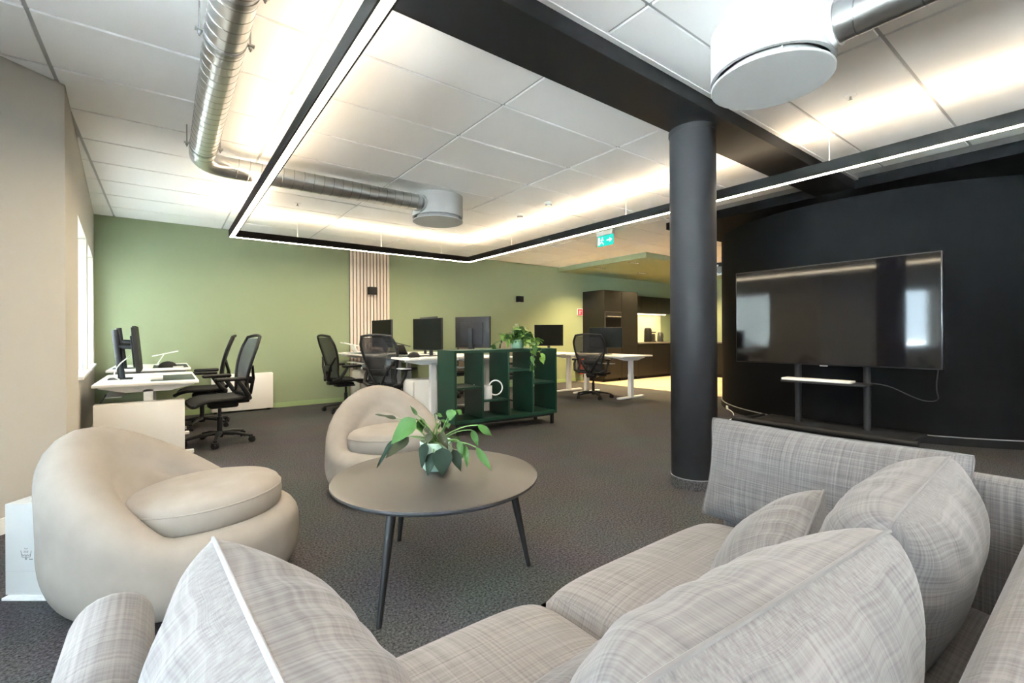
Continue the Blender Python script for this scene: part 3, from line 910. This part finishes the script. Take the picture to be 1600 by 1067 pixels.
desk('white desk by the window nearer the cream armchair', -.50, .25, 5.20, 6.60, .70)
desk('white desk by the window next to the green wall', -.52, .24, 6.63, 7.90, .745)
desk('white desk before the oak slats by the green wall', 2.26, 3.03, 6.42, 7.82, .84)
desk('white desk behind the bookcase on the window side', 2.26, 3.03, 4.98, 6.38, .84)
desk('white desk against the wall behind the far desk monitors', 3.07, 3.84, 6.42, 7.82, .82)
desk('white desk behind the bookcase on the kitchen side', 3.07, 3.84, 4.98, 6.38, .82)
desk('white desk standing free nearest the pillar', 6.12, 6.90, 5.02, 6.42, .745)
desk('white desk between the green wall and the free desk', 6.05, 6.83, 6.50, 7.88, .745)

def monitor(lab, loc, rz, w=.62, h=.40, zb=.10, post='thin', tilt=0.0, group='desk monitors'):
    # the screen faces local +Y
    t = thing('monitor', lab, 'monitor', loc, rz, group)
    m = T(0, 0, zb) @ RX(tilt)
    B(-w / 2, w / 2, -.02, .012, 0, h, m, bev=.004).build('casing', M['mon_back'], t)
    B(-w / 2 + .006, w / 2 - .006, .012, .0135, .014, h - .006, m).build('display', M['screen'], t, smooth=False)
    B(-w * .32, w * .32, -.04, -.02, h * .12, h * .82, m, bev=.008).build('rear_housing', M['mon_back'], t)
    if post == 'thick':
        mb = MB(); mb.tube([(0, -.14, .006), (0, -.19, zb + h * .95)], .028, 16)
        mb.build('post', M['post'], t)
        mb = MB(); mb.tube([(0, -.16, zb + h * .58), (0, -.03, zb + h * .56)], .026, 12); mb.box(-.05, .05, -.05, -.035, zb + h * .42, zb + h * .68)
        mb.build('mounting_arm', M['post'], t)
        B(-.09, .09, -.24, -.04, 0, .008, bev=.003).build('base', M['post'], t)
    else:
        B(-.028, .028, -.075, -.05, .006, zb + h * .62, bev=.004).build('post', M['post'], t)
        mb = MB(); mb.cyl(.04, .04, -.03, 0, 16, T(0, -.03, zb + h * .52) @ RX(PI / 2)); mb.build('pivot', M['black_plastic'], t)
        B(-.12, .12, -.15, .06, 0, .008, bev=.003).build('base', M['post'], t)
    return t
monitor('dark monitor on a thick post on the nearer window desk', (-.20, 5.86, .70), math.radians(-90), .66, .43, .07, 'thick', math.radians(5))
monitor('dark monitor on a thick post on the farther window desk', (-.24, 6.95, .745), math.radians(-90), .66, .43, .06, 'thick', math.radians(5))
monitor('dark monitor before the oak slats', (2.80, 7.22, .84), math.radians(96), .66, .44, .085)
monitor('dark monitor nearest the rear armchair behind the bookcase', (2.76, 5.52, .84), math.radians(101), .60, .42, .075)
monitor('dark monitor standing back to back behind another monitor', (3.30, 6.55, .82), math.radians(-92), .60, .44, .14)
monitor('monitor seen from the back behind the bookcase', (3.33, 5.30, .82), math.radians(-66), .56, .42, .12)
monitor('dark monitor beside the trailing plant by the green wall', (6.40, 7.22, .745), math.radians(140), .60, .44, .14)
monitor('dark monitor on the desk nearest the pillar', (6.62, 5.86, .745), math.radians(128), .62, .38, .12)

def desk_mat(lab, cx, cy, z, sx, sy):
    tag(B(-sx / 2, sx / 2, -sy / 2, sy / 2, 0, .004, bev=.0015).build('desk_mat', M['mat'], None, (cx, cy, z)), lab, 'desk mat')
desk_mat('dark green desk mat on the nearer window desk', .06, 5.72, .70, .34, .75)
desk_mat('dark green desk mat on the farther window desk', .05, 7.1, .745, .34, .75)
desk_mat('dark desk mat before the oak slats', 2.46, 7.1, .84, .34, .70)
desk_mat('dark desk mat behind the rear armchair', 2.46, 5.7, .84, .34, .70)
def mouse(lab, loc, s=1.0):
    t = thing('mouse', lab, 'mouse', loc)
    def fn(u, v):
        a = 2 * PI * u
        r = math.sin(v * PI / 2)
        return (.055 * s * r * math.cos(a), .035 * s * r * math.sin(a), .042 * s * math.cos(v * PI / 2))
    MB().grid(fn, 18, 8, closeu=True).build('shell', M['black_plastic'], t, ang=80)
    MB().cyl(.006, .006, -.004, .004, 10, T(.03 * s, 0, .036 * s) @ RX(PI / 2)).build('wheel', M['grey_metal'], t)
mouse('black mouse on the farther window desk', (.02, 6.80, .749), 1.7)
mouse('black mouse on the desk before the oak slats', (2.52, 6.75, .844), 1.5)
mouse('black mouse behind the rear armchair beside the monitor', (2.44, 5.25, .844), 1.5)
def laptop_stand(lab, loc, rz, mat, s=1.0):
    t = thing('laptop_stand', lab, 'laptop stand', loc, rz)
    B(-.12, .12, -.10, .10, 0, .006, bev=.002).build('foot_plate', mat, t)
    MB().box(-.10, .10, -.006, .006, 0, .14 * s, T(0, .09, .004) @ RX(.5)).build('riser', mat, t, smooth=False)
    for sg in (-1, 1):
        B(-.02, .02, -.14, .14, 0, .008, T(sg * .09, 0, .13 * s) @ RX(-.22)).build('support_rail', mat, t, smooth=False)
laptop_stand('white laptop stand on the farther window desk', (.0, 7.5, .745), 1.57, M['white_metal'], 1.1)
laptop_stand('white laptop stand before the oak slats at the desk end', (2.42, 7.60, .84), -1.57, M['white_metal'], 1.0)
laptop_stand('dark laptop stand left of the large central monitor', (2.62, 6.15, .84), -1.3, M['mon_back'], 1.1)
tag(B(-.12, .10, -.11, .11, 0, .03, bev=.003).build('paper_tray', M['white_plastic'], None, (-.12, 5.55, .70)), 'white flat tray under the monitor on the nearer window desk', 'tray')
tag(B(-.05, .05, -.08, .08, 0, .012, bev=.002).build('notepad', M['paper'], None, (.12, 6.72, .749)), 'white notepad on the dark mat of the farther window desk', 'notepad')
cable('monitor_cable', [(-.33, 5.45, .72), (-.38, 5.5, .75), (-.36, 5.7, .84), (-.28, 5.85, .92)], .005, M['cable_w'], 'pale cable rising from the window desk to the monitor')
cable('monitor_cable', [(-.42, 5.4, .60), (-.47, 5.36, .5), (-.5, 5.3, .3), (-.52, 5.25, .03)], .007, M['cable'], 'black cables hanging below the window desk by the wall')
# low white side cabinets
def side_cabinet(lab, x0, x1, y0, y1, h, drawers=0, face=-1):
    cx, cy = (x0 + x1) / 2, (y0 + y1) / 2
    t = thing('side_cabinet', lab, 'cabinet', (cx, cy, 0))
    B(x0 - cx, x1 - cx, y0 - cy, y1 - cy, .025, h, bev=.006).build('body', M['white_lam'], t)
    if drawers:
        zz = (h - .05) / drawers
        for k in range(drawers):
            o = B(x0 - cx - .014, x0 - cx, y0 - cy + .004, y1 - cy - .004, .035 + k * zz, .03 + (k + 1) * zz, bev=.002).build('drawer', M['white_lam'], t)
    mb = MB()
    for sx in (x0 - cx + .05, x1 - cx - .05):
        for sy in (y0 - cy + .04, y1 - cy - .04): mb.cyl(.02, .02, 0, .025, 10, T(sx, sy, 0))
    mb.build('foot', M['black_plastic'], t)
    return t
side_cabinet('white low cabinet in front of the window desks', -.49, .14, 5.21, 5.32, .53)
side_cabinet('white low cabinet standing against the green wall', .52, 1.31, 7.80, 7.93, .56)
side_cabinet('white drawer pedestal under the desk before the oak slats', 2.45, 2.95, 7.22, 7.58, .56, 3)
side_cabinet('white drawer pedestal under the desk beside the bookcase', 2.42, 2.92, 5.20, 5.50, .56, 3)
t = thing('fire_extinguisher', 'red fire extinguisher behind the desk by the tall cabinet', 'extinguisher', (7.95, 7.80, 0.18))
MB().lathe([(0, 0), (.07, 0), (.075, .02), (.075, .38), (.05, .44), (.025, .46), (.025, .50), (0, .50)], 18).build('bottle', M['orange'], t)
B(-.03, .05, -.02, .02, .50, .54, bev=.006).build('valve', M['black_plastic'], t)
MB().tube([(.04, 0, .51), (.10, 0, .42), (.095, 0, .15)], .010, 8).build('hose', M['cable'], t)
B(-.06, .06, .07, .15, .1, .3).build('wall_bracket', M['grey_metal'], t, smooth=False)
# unseen roller blinds, implied by the cords, drawn down to dim the green wall
for s0, lab in ((5.17, 'white roller blind added out of sight to dim the nearer visible window'), (6.57, 'white roller blind added out of sight to dim the window next to the green wall')):
    xw = -.5 - .0582 * (s0 + .58 - 4.0)
    t = thing('roller_blind', lab, 'blind', (xw - .17, s0 + .57, 0), math.radians(3.33))
    B(-.001, .001, -.575, .575, .80, 2.08).build('fabric', M['blind'], t, smooth=False)
    MB().tube([(0, -.57, 2.07), (0, .57, 2.07)], .022, 12).build('roller', M['white_metal'], t)
    MB().tube([(0, -.56, .80), (0, .56, .80)], .010, 8).build('bottom_bar', M['white_metal'], t)
# blind cords at the windows
for s0, lab in ((5.22, 'pale blue blind cord hanging at the nearer visible window'), (6.62, 'pale blue blind cord hanging at the window next to the green wall')):
    xw = -.5 - .0582 * (s0 - 4.0)
    cable('blind_cord', [(xw - .03, s0, 2.05), (xw - .03, s0 + .2, 1.5), (xw - .045, s0 + .62, .80)], .003, M['cord_b'], lab)

# ------------------------------------------------------------------ coffee table and plant
ct = thing('coffee_table', 'round dark taupe coffee table on three tapered black legs', 'table', (1.005, 1.92, 0))
MB().lathe([(0, .463), (.455, .463), (.466, .460), (.466, .456)], 96).build('table_top', M['table'], ct, ang=40)
MB().lathe([(.466, .456), (.466, .450), (.440, .432), (0, .432)], 96).build('edge', M['table_edge'], ct, ang=30)
for x, y in ((.639, 1.694), (1.383, 1.714), (1.003, 2.352)):
    dx, dy = x - 1.005, y - 1.92
    MB().tube([(dx * .80, dy * .80, .432), (dx, dy, 0)], [.021, .011], 14).build('leg', M['table_leg'], ct)
PC = Vector((1.035, 1.985, .463))
pot = thing('potted_plant', 'leafy philodendron in a mint pot on the coffee table', 'plant', PC)
MB().lathe([(0, 0), (.052, 0), (.060, .006), (.074, .05), (.077, .135), (.074, .138), (.070, .132), (.068, .05), (0, .04)], 36).build('pot', M['pot'], pot)
MB().cyl(.069, .069, .10, .118, 28).build('soil', M['soil'], pot)
def leaf_mesh(length, width, mat, curl=.25, fold=.18):
    def fn(u, v):
        s = (u - .5) * 2
        w = width * .5 * (math.sin(PI * min(1, v * 1.02) ** .75)) ** .9 * (1 - .25 * v)
        return (s * w, v * length, -curl * length * v * v + fold * abs(s) * w + .004 * math.sin(9 * v) * s)
    return MB().grid(fn, 6, 9).mesh('leaf', mat, True, 80)
def add_leaf(parent, base, tip, width, mat, roll=0.0, curl=.2):
    base, tip = Vector(base), Vector(tip)
    d = tip - base
    L_ = d.length
    me = leaf_mesh(L_ * 1.06, width, mat, curl)
    o = bpy.data.objects.new('leaf', me); COL.objects.link(o); o.parent = parent
    y = d.normalized()
    # tilt so that the leaf face turns towards the open side
    n = Vector((-.45, -.55, .70))
    z = (n - y * n.dot(y)).normalized()
    x = y.cross(z)
    R_ = Matrix((x, y, z)).transposed().to_4x4()
    o.matrix_local = T(*base) @ R_ @ RY(roll)
    return o
RV = Vector((.7987, -.6017, 0)); DV = Vector((.6017, .7987, 0))
def pp(cx, cy, dep):   # crop pixels of the plant -> metres from the pot
    return RV * ((cx - 1000) * .000385) + DV * dep + Vector((0, 0, max(.014, .125 - (cy - 740) * .000385)))
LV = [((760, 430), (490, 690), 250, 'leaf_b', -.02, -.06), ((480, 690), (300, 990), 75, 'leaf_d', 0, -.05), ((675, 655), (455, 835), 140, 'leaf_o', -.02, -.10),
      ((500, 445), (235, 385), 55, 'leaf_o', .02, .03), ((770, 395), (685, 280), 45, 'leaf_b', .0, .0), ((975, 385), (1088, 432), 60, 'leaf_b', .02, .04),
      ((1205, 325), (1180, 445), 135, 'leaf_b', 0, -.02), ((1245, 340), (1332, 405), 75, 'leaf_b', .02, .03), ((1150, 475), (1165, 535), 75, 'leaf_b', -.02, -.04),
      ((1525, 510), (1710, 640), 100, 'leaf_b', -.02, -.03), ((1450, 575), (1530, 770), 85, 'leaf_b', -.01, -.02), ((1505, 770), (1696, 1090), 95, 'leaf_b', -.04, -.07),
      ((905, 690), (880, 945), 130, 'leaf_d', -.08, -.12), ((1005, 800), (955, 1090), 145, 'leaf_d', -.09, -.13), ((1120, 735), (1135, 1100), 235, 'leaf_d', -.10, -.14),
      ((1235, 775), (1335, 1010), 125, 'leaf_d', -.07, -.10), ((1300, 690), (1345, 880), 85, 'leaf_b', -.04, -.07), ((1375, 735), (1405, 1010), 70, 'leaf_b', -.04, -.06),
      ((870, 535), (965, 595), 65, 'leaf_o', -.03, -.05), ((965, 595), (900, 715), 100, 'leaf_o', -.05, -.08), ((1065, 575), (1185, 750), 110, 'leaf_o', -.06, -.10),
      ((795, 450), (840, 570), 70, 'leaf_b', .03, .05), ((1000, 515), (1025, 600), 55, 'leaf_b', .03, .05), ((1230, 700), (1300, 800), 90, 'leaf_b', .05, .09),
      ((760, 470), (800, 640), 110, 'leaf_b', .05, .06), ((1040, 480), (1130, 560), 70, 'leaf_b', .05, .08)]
for b_, t_, w_, m_, d0, d1 in LV:
    base = pp(*b_, d0)
    add_leaf(pot, base, pp(*t_, d1), w_ * .000385 * 1.1, M[m_], random.uniform(-.25, .25), .06)
    root = Vector((random.uniform(-.02, .02), random.uniform(-.02, .02), .115))
    mid = (root + base) / 2 + Vector((0, 0, .02 + .25 * (base - root).length * .5))
    pts = [root * (1 - q) ** 2 + mid * 2 * q * (1 - q) + base * q * q for q in [k / 7 for k in range(8)]]
    MB().tube(pts, [.0034] * 4 + [.0026] * 4, 6).build('stem', M['stem'], pot)

# trailing plant on the bookcase
tp = thing('potted_plant', 'bushy trailing green plant on top of the bookcase', 'plant', (3.44, 4.46, .94))
MB().lathe([(0, 0), (.06, 0), (.075, .01), (.085, .11), (.080, .112), (.07, .02), (0, .02)], 24).build('pot', M['pot2'], tp)
MB().cyl(.078, .078, .085, .10, 20).build('soil', M['soil'], tp)
lm = [leaf_mesh(.105, .07, M[k], .25) for k in ('leaf_y', 'leaf_b', 'leaf_y')]
def spot_leaf(p, me):
    o = bpy.data.objects.new('leaf', me); COL.objects.link(o); o.parent = tp
    o.location = p
    o.rotation_euler = (random.uniform(-1.1, .2), random.uniform(-.5, .5), random.uniform(1.6, 5.4))
vines = []
for k in range(21):
    a = random.uniform(0, 2 * PI); rad = random.uniform(.06, .24)
    e = RV * rad * math.cos(a) * 1.15 + DV * rad * math.sin(a) * .6 + Vector((0, 0, .10 + random.uniform(-.02, .16) - .25 * max(0, rad - .16)))
    vines.append([Vector((0, 0, .09)), e * .5 + Vector((0, 0, .10)), e])
vines.append([Vector((0, 0, .09)), RV * .02 + Vector((0, 0, .22)), RV * .03 + Vector((0, 0, .29))])
vines.append([Vector((0, 0, .10)), RV * .12 + DV * -.17 + Vector((0, 0, .12)), RV * .17 + DV * -.30 + Vector((0, 0, -.08)), RV * .14 + DV * -.30 + Vector((0, 0, -.26))])
vines.append([Vector((0, 0, .10)), RV * .15 + DV * -.16 + Vector((0, 0, .10)), RV * .26 + DV * -.26 + Vector((0, 0, -.03)), RV * .28 + DV * -.27 + Vector((0, 0, -.10))])
vines.append([Vector((0, 0, .10)), RV * -.15 + DV * -.05 + Vector((0, 0, .14)), RV * -.30 + DV * -.08 + Vector((0, 0, .05))])
for vi in vines:
    n = 7
    P = []
    for q in range(n * (len(vi) - 1) + 1):
        tt = q / n; i = min(int(tt), len(vi) - 2); f_ = tt - i
        P.append(vi[i] * (1 - f_) + vi[i + 1] * f_)
    for _ in range(2):
        P = [P[0]] + [(P[i - 1] + P[i] * 2 + P[i + 1]) / 4 for i in range(1, len(P) - 1)] + [P[-1]]
    MB().tube(P, .003, 5).build('stem', M['stem'], tp)
    for i in range(2, len(P), 2):
        spot_leaf(P[i] + Vector((random.uniform(-.015, .015), random.uniform(-.015, .015), .004)), random.choice(lm))

# ------------------------------------------------------------------ cream armchairs
def armchair_mesh():
    mb = MB()
    NU = 72
    def rim(phi):   # 1 at the back, 0 at the front
        s = max(0, (-math.cos(phi) + .32) / 1.32)
        return (1.10 * s * s / (s + .10)) ** .88
    prof_n = 26
    def fn(u, v):
        phi = 2 * PI * u
        k = rim(phi)
        top = .335 + .375 * k
        # section: bottom centre -> bulge -> rim -> well
        if v < .12:
            q = v / .12; r = .34 * q; z = .03
        elif v < .55:
            q = (v - .12) / .43; a = -PI / 2 + q * (PI / 2 + .25)
            zc = .03 + (top - .03) * (.46 - .08 * k)
            r = .34 + .12 * math.cos(a) * (1 - 0) if a < 0 else .46 - .02 * math.sin(a) * (1 + 1.5 * k)
            z = zc + (zc - .03) * math.sin(a) if a < 0 else zc + (top * .75 - zc) * math.sin(a) / math.sin(.25)
        elif v < .75:
            q = (v - .55) / .20; a = q * PI
            hw = .085 + .035 * k
            base_r = .46 - .02 * math.sin(.25) * (1 + 1.5 * k)
            mid = base_r - hw
            r = mid + hw * math.cos(a)
            z = top * .75 + (top - top * .75) * math.sin(a)
        else:
            q = (v - .75) / .25
            base_r = .46 - .02 * math.sin(.25) * (1 + 1.5 * k) - 2 * (.085 + .035 * k)
            r = base_r * (1 - q) ** .8
            zs = top * .75
            qq = min(1, q / .75); z = .27 + (zs - .27) * (1 - qq * qq * (3 - 2 * qq))
        # depth a little longer than the width, the back leaning out
        lean = .10 * k * max(0, z - .30)
        return (r * .95 * math.sin(phi) , -(-r * 1.03 * math.cos(phi)) - lean * 1.2, z)
    mb.grid(fn, NU, prof_n * 2, closeu=True)
    return mb.mesh('shell', M['boucle'], True, 80)
def cushion_disc(r, h, bulge):
    prof = [(0, -h * .5), (r * .85, -h * .5), (r * .96, -h * .44), (r, -h * .30), (r * 1.012, 0), (r, h * .24), (r * .965, h * .40), (r * .90, h * .47 + bulge * .15), (r * .7, h * .5 + bulge * .55), (r * .35, h * .5 + bulge * .9), (0, h * .5 + bulge)]
    return MB().lathe(prof, 56)
def armchair(lab, loc, rz):
    t = thing('armchair', lab, 'armchair', loc, rz, 'cream armchairs')
    o = bpy.data.objects.new('shell', arm_me); COL.objects.link(o); o.parent = t
    m = cushion_disc(.30, .135, .03)
    c = m.build('seat_cushion', M['boucle'], t, (0, .095, .375), (math.radians(3), 0, 0), ang=80)
    MB().lathe([(.299, .028), (.3035, .032), (.297, .037)], 56).build('piping', M['boucle'], c)
    MB().cyl(.30, .30, 0, .035, 40).build('plinth', M['black_plastic'], t)
    return t
arm_me = armchair_mesh()
armchair('cream rounded armchair in front of the window desks', (.06, 2.52, 0), math.radians(-118))
armchair('cream rounded armchair behind the coffee table', (1.30, 3.22, 0), math.radians(172))

# ------------------------------------------------------------------ white bag behind the armchair
bg_ = thing('paper_bag', 'white paper bag with a thin printed emblem on the floor beside the armchair', 'bag', (-.415, 2.83, 0.012), math.radians(-37.5))
B(-.12, .12, -.06, .06, 0, .385, bev=.002).build('bag_body', M['paper'], bg_)
B(-.1195, .1195, -.0607, -.0600, .10, .1012).build('fold_line', M['grid'], bg_, smooth=False)
MB().tube([(-.03, -.04, .38), (-.028, -.04, .40), (0, -.035, .425), (.05, -.03, .43), (.07, -.03, .40), (.072, -.03, .38)], .004, 6).build('handle', M['cable_w'], bg_)
mb = MB()
def stroke(pts, w=.0016):
    for a, b in zip(pts, pts[1:]):
        d = Vector((b[0] - a[0], 0, b[1] - a[1])); an = math.atan2(d.z, d.x)
        mb.box(-w / 2, d.length + w / 2, -.0006, 0, -w / 2, w / 2, T(a[0], -.0600, a[1]) @ RY(-an))
E0 = (-.030, .165)
def e(x, z): return (E0[0] + x, E0[1] + z)
stroke([e(-.022, .022), e(-.017, -.004), e(.017, -.004), e(.022, .022)])
stroke([e(-.017, .006), e(-.010, .002), e(-.005, .006), e(0, .002), e(.005, .006), e(.010, .002), e(.017, .006)])
stroke([e(0, .002), e(0, -.014)]); stroke([e(-.004, -.010), e(0, -.015), e(.004, -.010)], .002)
stroke([e(-.008, .014), e(-.007, .022)]); stroke([e(0, .014), e(0, .022)]); stroke([e(.006, .014), e(.008, .022)])
stroke([e(-.007, .034), e(-.003, .030), e(.003, .030), e(.007, .034)])
stroke([e(.014, -.013), e(.017, -.013)], .003); stroke([e(.019, -.013), e(.022, -.013)], .003); stroke([e(.024, -.013), e(.027, -.013)], .003)
mb.build('printed_emblem', M['ink'], bg_, smooth=False)
tag(B(-.11, .13, -.085, .07, 0, .012, bev=.003).build('base_plate', M['white_metal'], None, (-.415, 2.83, 0), (0, 0, math.radians(-37.5))), 'flat white metal plate on the carpet under the paper bag', 'plate')

# ------------------------------------------------------------------ sofa
SX0, SX1 = 0.0, 1.70     # seat from arm to arm
sofa = thing('sofa', 'grey linen two-seat sofa with rounded arms', 'sofa', (.85, .45, 0))
ox, oy = .85, .45
def rbox(x0, x1, y0, y1, z0, z1, bev, seg=4): return MB().box(x0 - ox, x1 - ox, y0 - oy, y1 - oy, z0, z1, bev=bev, seg=seg)
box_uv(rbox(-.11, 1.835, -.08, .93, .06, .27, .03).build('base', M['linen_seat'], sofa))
def puffy(x0, x1, y0, y1, z0, z1, puff, e=.06):
    # a cushion with soft, rolled edges
    def fn_side(sgn):
        def fn(u, v):
            x = (u - .5) * 2; y = (v - .5) * 2
            k = max(0, 1 - abs(x) ** 6) ** .5 * max(0, 1 - abs(y) ** 6) ** .5
            hz = (z1 - z0) / 2 * k + (puff * (1 - x * x) * (1 - y * y) if sgn > 0 else 0)
            w = 1 - .012 * (1 - k)
            return ((x0 + x1) / 2 + x * (x1 - x0) / 2 * w, (y0 + y1) / 2 + y * (y1 - y0) / 2 * w, (z0 + z1) / 2 + sgn * hz)
        return fn
    mb = MB(); mb.grid(fn_side(1), 36, 36); mb.grid(fn_side(-1), 36, 36)
    return mb
for a, b in ((SX0, .835), (.835, SX1)):
    mb = puffy(a - ox + .003, b - ox - .003, .10 - oy, 1.0 - oy, .25, .425, .018)
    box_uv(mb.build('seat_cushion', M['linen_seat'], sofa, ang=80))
for a, b in ((-.115, -.015), (1.73, 1.84)):
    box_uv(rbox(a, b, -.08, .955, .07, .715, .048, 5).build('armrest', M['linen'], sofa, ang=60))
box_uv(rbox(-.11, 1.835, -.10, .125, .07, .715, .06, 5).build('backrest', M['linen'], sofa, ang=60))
for x in (-.08, 1.82):
    for y in (0.0, .86): MB().cyl(.022, .016, 0, .07, 12, T(x - ox, y - oy, 0)).build('leg', M['table_leg'], sofa)

def pillow(lab, centre, size, thick, normal, upv, seed, wr=.004, seam='linen', sag=0.0, ear=0.0, full=3.2):
    # local x = width, local y = height, local z = normal
    w, h = size
    rnd = random.Random(seed)
    ph = [rnd.uniform(0, 6.28) for _ in range(12)]
    fq = [rnd.uniform(2, 8) for _ in range(12)]
    N_ = 44
    def outline(x, y):
        # sides drawn in between pointed corners
        cf = 1 - (.055 - ear) * (x * x * y * y) ** 3; fx = cf * (1 - (.04 + ear) * (1 - y * y)); fy = cf * (1 - (.04 + ear) * (1 - x * x))
        return x * w / 2 * fx, y * h / 2 * fy - sag * (1 - x * x) * (y > 0) * y
    def side(sg):
        def fn(u, v):
            x = (u - .5) * 2; y = (v - .5) * 2
            k = (max(0, 1 - abs(x) ** full) ** .55) * (max(0, 1 - abs(y) ** full) ** .55)
            px, py = outline(x, y)
            z = sg * thick / 2 * k
            edge = (1 - k)
            n = 0
            for q in range(6):
                n += math.sin(fq[q] * (x * math.cos(ph[q]) + y * math.sin(ph[q])) * 1.3 + ph[q + 6] + sg)
            rad = math.atan2(y, x)
            pleat = math.sin(rad * 18 + ph[0]) * (edge * k * 4)
            z += sg * wr * (n * .28 * min(1, k * 3) + pleat * .45)
            return (px, py, z)
        return fn
    mb = MB()
    mb.grid(side(1), N_, N_); mb.grid(side(-1), N_, N_)
    z = Vector(normal).normalized(); y = Vector(upv); y = (y - z * y.dot(z)).normalized(); x = y.cross(z)
    t = mb.build('throw_pillow', M['linen'], None, ang=80)
    t.matrix_world = Matrix((x, y, z)).transposed().to_4x4()
    t.location = centre
    me = t.data
    uv = me.uv_layers.new(name='UVMap')
    for lp in me.loops:
        c = me.vertices[lp.vertex_index].co
        uv.data[lp.index].uv = (c.x + .3, c.y + (.9 if c.z < 0 else 0))
    tag(t, lab, 'pillow', 'grey linen sofa pillows')
    if seam:
        pts = []
        for k in range(30): pts.append((-1 + 2 * k / 30, 1))
        for k in range(30): pts.append((1, 1 - 2 * k / 30))
        for k in range(30): pts.append((1 - 2 * k / 30, -1))
        for k in range(31): pts.append((-1, -1 + 2 * k / 30))
        MB().tube([(*outline(*p), 0) for p in pts], .0032, 6).build('piping', M[seam], t)
    return t
pillow('grey linen pillow standing in the left corner of the sofa', (.105, .55, .61), (.52, .42), .25, (1, .06, .18), (-.18, 0, 1), 3, .006, 'seam', ear=.02)
pillow('large grey linen pillow nearest the camera against the backrest', (.585, .29, .605), (.65, .43), .25, (.05, 1, .30), (0, -.3, 1), 5, .006)
pillow('grey linen pillow against the backrest at the right end', (1.30, .31, .59), (.64, .42), .25, (-.05, 1, .30), (0, -.3, 1), 8, .006)
pillow('smaller grey linen pillow leaning in front of the right end pillow', (1.18, .53, .535), (.46, .32), .19, (-.25, .8, .62), (0, -.6, .8), 13, full=2.4)
pillow('low grey linen pillow lying in front of the nearest pillow', (.64, .51, .49), (.48, .34), .14, (.0, .45, .9), (0, -.9, .45), 17, full=2.4)
pillow('wide grey linen back cushion leaning on the right arm', (1.665, .60, .60), (.745, .37), .18, (-1, 0, .22), (.22, 0, 1), 21, .005, ear=.025, full=3.0)
